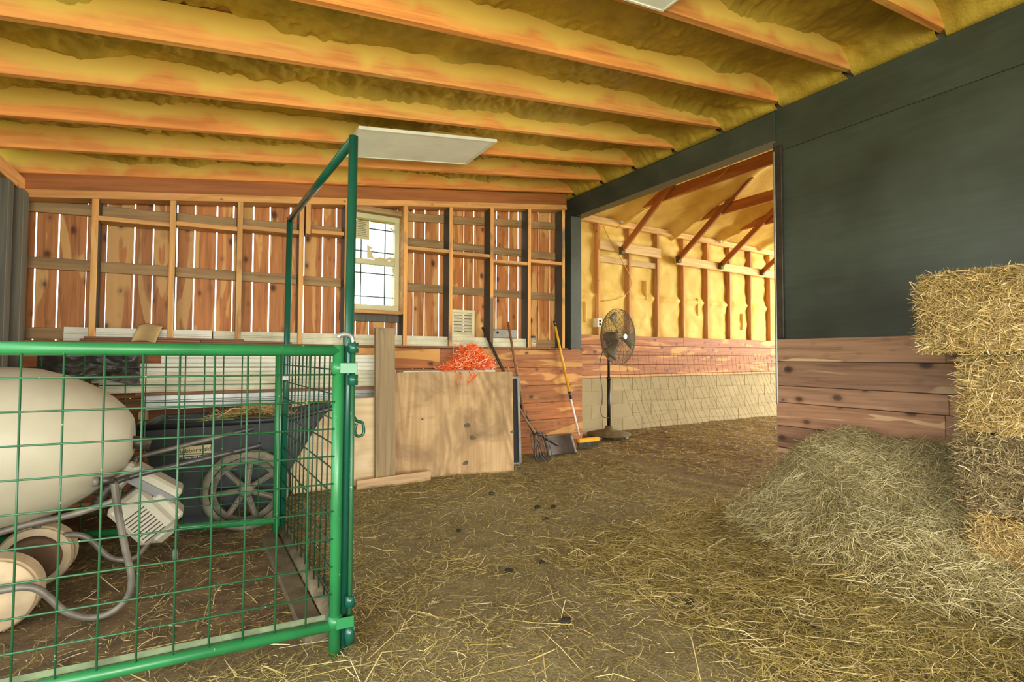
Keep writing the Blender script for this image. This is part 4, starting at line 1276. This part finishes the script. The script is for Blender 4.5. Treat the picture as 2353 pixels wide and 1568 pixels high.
def ring(c, r, wr_, n=40): return tube_vf([c + (e1 * math.cos(2 * math.pi * k / n) + e2 * math.sin(2 * math.pi * k / n)) * r for k in range(n)], wr_, 4, False, True)


RF = .375
for nme, sgn, dep in (('front_guard', 1, .10), ('rear_guard', -1, .085)):
    parts = [ring(hub + fx * .03, RF, .006)]
    for r in np.linspace(.06, RF - .015, 24):
        s = sgn * dep * (1 - (r / RF) ** 3)
        parts.append(ring(hub + fx * (.03 + s), r, .0016, 36))
    for k in range(20):
        a = 2 * math.pi * k / 20
        pts = []
        for r in np.linspace(.045, RF, 7):
            s = sgn * dep * (1 - (r / RF) ** 3)
            aa = a + .5 * (r / RF) * sgn
            pts.append(hub + fx * (.03 + s) + (e1 * math.cos(aa) + e2 * math.sin(aa)) * r)
        parts.append(tube_vf(pts, .0024, 4))
    V, Fc = merge(parts)
    mk(nme, V, Fc, M['fanmetal'], fan, True)
lathe('hub_badge', [(0, .045), (.008, .045), (.012, .03), (.013, .002)], hub + fx * .128, fx, M['metal'], fan, 20)
for k in range(3):
    a0 = 2 * math.pi * k / 3 + .4
    V = []
    for i in range(7):
        r = .05 + (RF - .09) * i / 6
        for j in range(4):
            aa = a0 + (-.35 + .7 * j / 3) * (.6 + .5 * i / 6)
            V.append(hub + fx * (.03 + .05 * (j / 3 - .5)) + (e1 * math.cos(aa) + e2 * math.sin(aa)) * r)
    Fc = [(i * 4 + j, i * 4 + j + 1, i * 4 + j + 5, i * 4 + j + 4) for i in range(6) for j in range(3)]
    o = mk('blade', V, Fc, M['fanblade'], fan, True); md = o.modifiers.new('thickness', 'SOLIDIFY'); md.thickness = .003
tube('power_cord', smooth_path([hub - fx * .18 + Vector((0, 0, -.05)), fb + Vector((-.14, .02, 1.0)), fb + Vector((-.13, -.02, .6)), fb + Vector((-.16, -.02, .4)), fb + Vector((-.13, -.02, .30)), fb + Vector((-.02, -.02, .28))], 5), .005, M['black'], fan, 6)
ob = thing('outlet_box', oY(YM - .01, 1376, 742), 'small white electrical outlet box on the foam wall behind the fan', 'outlet')
c = oY(YM - .01, 1376, 742)
box('case', c.x - .045, c.x + .045, YM - .035, YM + .07, c.z - .065, c.z + .065, M['white'], ob, .006)
box('socket', c.x - .015, c.x + .02, YM - .038, YM - .035, c.z - .04, c.z - .005, M['slot'], ob, .001)
box('socket', c.x - .015, c.x + .02, YM - .038, YM - .035, c.z + .01, c.z + .04, M['slot'], ob, .001)

# ------------------------------------------------------------------ rusty wire panel against the block wall
wp = thing('wire_fence_panel', (7.6, 5.3, 0), 'rusty welded wire fence panel leaning on the block wall', 'fence panel')


def wpp(x, t):        # t 0 bottom .. 1 top
    return Vector((x + .03 * math.sin(x * 3 + t * 2), 5.46 - .44 * max(1 - t, 0) ** 1.7, .015 + 1.16 * t - .05 * (x - 5) * .12 * t))


for k in range(42):
    x = 5.2 + k * .125
    tube('wire', [wpp(x - .0 + .03 * math.sin(k), t) for t in np.linspace(0, 1, 7)], .0021, M['rustwire'], wp, 4)
for t in (.02, .12, .24, .38, .52, .68, .84, 1.0):
    tube('wire', [wpp(x, t + .012 * math.sin(x * 2.1 + t * 9)) for x in np.linspace(5.2, 10.4, 26)], .0021, M['rustwire'], wp, 4)

# ------------------------------------------------------------------ flat ceiling light panels
def panel_light(x0, x1, y0, y1, label):
    zc = lambda x: zr(x) - .012
    p = thing('ceiling_panel_light', (x0, y0, zc(x0)), label, 'light', 'flat ceiling panel lights')
    u = Vector((1, 0, SL)).normalized(); v = Vector((0, 1, 0)); n = u.cross(v)
    c = Vector(((x0 + x1) / 2, (y0 + y1) / 2, zc((x0 + x1) / 2)))
    Lx = (x1 - x0) * math.sqrt(1 + SL * SL); Ly = y1 - y0
    V, Fc = frame_box(c, u, v, n, Lx - .03, Ly - .03, .016, .002); mk('diffuser', V, Fc, M['white'], p)
    for cc, a, b in ((c + v * (Ly / 2 - .008), Lx, .016), (c - v * (Ly / 2 - .008), Lx, .016), (c + u * (Lx / 2 - .008), .016, Ly - .032), (c - u * (Lx / 2 - .008), .016, Ly - .032)):
        V, Fc = frame_box(cc, u, v, n, a, b, .024, .003); mk('frame', V, Fc, M['vinyl'], p)


panel_light(.84, 1.92, 3.38, 3.93, 'flat white panel light under the rafters above the tall green gate')
panel_light(.80, 1.87, 1.10, 1.66, 'flat white panel light at the top edge with one corner showing')

# ------------------------------------------------------------------ loose hay pile against the right wall
def pile_h(x, y):
    r = .60 * np.exp(-(np.abs(x - 3.75) / .62) ** 2.2) * np.clip(1 / (1 + np.exp((y - 2.05) / .10)), 0, 1)
    r = r * (.80 + .35 * fbm(x * 2.2, y * 2.2, 31, 2)) + .10 * np.exp(-((x - 3.05) / .35) ** 2 - ((y - 1.35) / .4) ** 2)
    tail = .07 * np.exp(-((x - 2.55) / .8) ** 2) * np.exp(-((y - .9) / .9) ** 2) * fbm(x * 3, y * 3, 12, 2)
    return r + tail


n1, n2 = 110, 150
a, b = np.meshgrid(np.linspace(2.1, XR - .026, n1), np.linspace(-.6, 2.45, n2), indexing='ij')
z = floor_h(a, b) + pile_h(a, b) - .015 + (fbm(a * 14, b * 14, 6, 2) - .5) * .03 * np.clip(pile_h(a, b) * 8, 0, 1)
hp_ = mk('hay_pile', np.stack([a, b, z], -1).reshape(-1, 3), grid_f(n1, n2), M['haybody'], None, True)
tag(hp_, 'loose grey-green hay heaped against the cedar planks', 'hay')
n = 62000
x = 3.76 - np.abs(RNG.normal(0, .52, n)); y = RNG.uniform(-.3, 2.35, n)
k = (pile_h(x, y) > .05) & (x > 2.3); x, y = x[k], y[k]; n = len(x)
h = pile_h(x, y); gx_ = (pile_h(x + .02, y) - h) / .02; gy_ = (pile_h(x, y + .02) - h) / .02
ang = vnoise(x * 3, y * 3, 5) * 7 + RNG.normal(0, .7, n)
D = np.stack([np.cos(ang) - .9 * gx_ * .6, np.sin(ang) - .9 * gy_ * .6, np.zeros(n)], 1)
D[:, 2] = D[:, 0] * gx_ + D[:, 1] * gy_ + RNG.normal(0, .36, n)
Ls_ = RNG.uniform(.05, .19, n)
x = np.minimum(x, XR - .04)
V, Q = strands(np.stack([x, y, floor_h(x, y) + h + RNG.uniform(0, .022, n)], 1), D, Ls_, RNG.uniform(.0016, .0034, n), RNG.uniform(0, .03, n))
V[:, 0] = np.minimum(V[:, 0], XR - .028)
o = mk('hay_stalks', V, Q, M['hay'], hp_); o['kind'] = 'stuff'

# ------------------------------------------------------------------ straw bales stacked at the right
LBL = ['topmost golden straw bale of the stack by the dark wall', 'second straw bale from the top of the right stack', 'third straw bale from the top of the right stack, darker than the rest', 'bottom straw bale of the right stack behind the hay pile']
BZ = [1.125, .75, .375, 0.0]
BY = [1.02, .90, .92, .86]
BX = [3.00, 3.10, 3.13, 3.06]
for i in range(4):
    L, Wd, H = .95, .50, .372
    x0, y1, z0 = BX[i], BY[i], BZ[i]
    x1, y0 = x0 + Wd, y1 - L
    bt = thing('straw_bale', ((x0 + x1) / 2, (y0 + y1) / 2, z0), LBL[i], 'bale', 'straw bales stacked by the right wall')
    bm = bmesh.new(); bmesh.ops.create_cube(bm, size=1)
    bmesh.ops.subdivide_edges(bm, edges=bm.edges[:], cuts=9, use_grid_fill=True)
    for v in bm.verts:
        p = v.co.copy()
        f = 1 - .10 * (abs(p.x * 2) ** 6 * abs(p.z * 2) ** 6 + abs(p.y * 2) ** 6 * abs(p.z * 2) ** 6 + abs(p.x * 2) ** 6 * abs(p.y * 2) ** 6)
        nn = float(vnoise(p.x * 6 + p.z * 3, p.y * 9 + p.z * 5, i)) - .5
        v.co = Vector(((x0 + x1) / 2 + p.x * Wd * f + nn * .02, (y0 + y1) / 2 + p.y * L * f + nn * .03, z0 + .186 + p.z * (H - .012) * (1 - .02 * abs(nn))))
    V, Fc = bm_out(bm)
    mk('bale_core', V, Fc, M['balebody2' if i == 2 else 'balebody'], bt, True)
    Vs = []; Qs = []; off = 0
    for face, nn in (('x', 9000), ('y', 4200), ('z', 4200 if i == 0 else 1500)):
        u = RNG.uniform(0, 1, nn); v = RNG.uniform(0, 1, nn)
        if face == 'x':
            P_ = np.stack([np.full(nn, x0) - RNG.uniform(-.01, .012, nn), y0 + u * L, z0 + .01 + v * (H - .02)], 1)
            D = np.stack([RNG.normal(-.25, .35, nn), RNG.normal(0, 1, nn), RNG.normal(0, .75, nn)], 1)
        elif face == 'y':
            P_ = np.stack([x0 + u * Wd, np.full(nn, y1) + RNG.uniform(-.01, .03, nn), z0 + .01 + v * (H - .02)], 1)
            D = np.stack([RNG.normal(0, .6, nn), RNG.normal(.7, .6, nn), RNG.normal(0, .6, nn)], 1)
        else:
            P_ = np.stack([x0 + u * Wd, y0 + v * L, np.full(nn, z0 + H) + RNG.uniform(-.008, .012, nn)], 1)
            D = np.stack([RNG.normal(0, 1, nn), RNG.normal(0, 1, nn), RNG.normal(.05, .18, nn)], 1)
        q_ = strands(P_, D, RNG.uniform(.03, .12, nn), RNG.uniform(.0025, .0058, nn), RNG.uniform(0, .015, nn))
        Vs.append(q_[0]); Qs.append(q_[1] + off); off += len(q_[0])
    V = np.concatenate(Vs); V[:, 2] = np.maximum(V[:, 2], z0 - .01 if i < 3 else .005)
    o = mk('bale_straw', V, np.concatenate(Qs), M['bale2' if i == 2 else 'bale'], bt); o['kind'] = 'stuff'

# ------------------------------------------------------------------ loose straw over the dirt
def dens(x, y):
    d = .58 + .9 * (fbm(x * 1.3, y * 1.3, 14, 3) > .5) * fbm(x * 2.6, y * 2.6, 15, 2)
    right = np.clip((x - 1.55 + .35 * (fbm(x, y, 8, 2) - .5)) / .8, 0, 1) * np.clip((2.6 - y) / .7, 0, 1)
    d = d + 1.5 * right
    d = np.where((x < .38) & (y > 2.0), d * .28, d)
    d = np.where((x > XR), .8, d)
    d = d + .5 * np.clip(1 - np.abs(y - 4.0 + .1 * x) / .5, 0, 1) * ((x > .5) & (x < 3))
    return d / 2.3


def scatter(n, x0, x1, y0, y1, lmin, lmax, w0, w1, lift):
    x = RNG.uniform(x0, x1, n); y = RNG.uniform(y0, y1, n)
    k = RNG.uniform(0, 1, n) < dens(x, y); x, y = x[k], y[k]; n = len(x)
    ang = RNG.uniform(0, 2 * math.pi, n)
    al = np.where((x > 1.6) & (y < 2.4), vnoise(x * 1.5, y * 1.5, 9) * 1.6 - 1.2 + RNG.normal(0, .95, n), ang)
    D = np.stack([np.cos(al), np.sin(al), RNG.normal(0, .08, n)], 1)
    h = floor_h(x, y) + np.where((x > 2.1) & (x < XR) & (y < 2.45), np.maximum(pile_h(x, y) - .012, 0), 0)
    L = lmin + (lmax - lmin) * RNG.uniform(0, 1, n) ** 2.2
    wide = np.stack([RNG.normal(0, .3, n), RNG.normal(0, .3, n), np.ones(n)], 1)
    return strands(np.stack([x, y, h + .003 + RNG.uniform(0, lift, n)], 1), D, L, RNG.uniform(w0, w1, n), L * RNG.uniform(0, .22, n), wide)


Vs = []; Qs = []; off = 0
for a in ((170000, -1.1, 3.75, .35, 4.68, .015, .10, .0013, .0034, .012), (12000, -1.1, 3.75, .35, 4.4, .10, .34, .0022, .0044, .02),
          (70000, 3.9, 9.6, 1.8, 5.45, .03, .15, .003, .006, .012), (14000, -1.1, 3.75, -2.5, .35, .03, .15, .002, .004, .012),
          (30000, 1.6, 3.6, .35, 2.4, .05, .20, .0018, .0036, .03)):
    q_ = scatter(*a); Vs.append(q_[0]); Qs.append(q_[1] + off); off += len(q_[0])
st = mk('loose_straw', np.concatenate(Vs), np.concatenate(Qs), M['straw'])
tag(st, 'loose straw and hay stalks scattered over the dirt floor', 'straw', kind='stuff')

# dung clods
DL = ['dung clod forming the left one of a close pair beyond the hay', 'dung clod forming the right one of a close pair beyond the hay', 'small dung clod just in front of the close pair', 'dung clod in the middle of the bare dirt patch', 'dung clod nearest the bottom edge of the floor', 'largest dung clod at the left edge of the straw spread', 'dung clod on bare dirt left of the straw spread, lower one', 'tiny dung clod in the straw bits at the floor centre', 'dung clod on the floor nearest the green gate', 'dung clod on the floor nearest the big plywood sheet', 'tiny dung clod right of the bare dirt patch', 'dung clod lying within the thick straw before the hay pile', 'dung clod on bare dirt left of the straw spread, upper one']
for ki, (px, py, r) in enumerate(((1236, 1166, .022), (1272, 1164, .02), (1255, 1190, .016), (1168, 1318, .02), (1300, 1440, .022), (1645, 1258, .025), (1582, 1392, .022), (1245, 1290, .014), (1055, 1218, .016), (1130, 1138, .022), (1380, 1270, .013), (1745, 1325, .02), (1580, 1310, .016))):
    p = oZ(.0, px, py)
    bm = bmesh.new(); bmesh.ops.create_icosphere(bm, subdivisions=2, radius=r)
    fz = float(floor_h(p.x, p.y))
    for v in bm.verts:
        f = 1 + .45 * (float(vnoise(v.co.x * 90 + px, v.co.y * 90 + v.co.z * 60)) - .5)
        v.co = Vector((v.co.x * f * 1.2, v.co.y * f, v.co.z * f * .7)) + Vector((p.x, p.y, fz + r * .5))
    V, Fc = bm_out(bm)
    tag(mk('dung_clod', V, Fc, M['dung'], smooth=True), DL[ki], 'dung', 'dung clods on the floor')
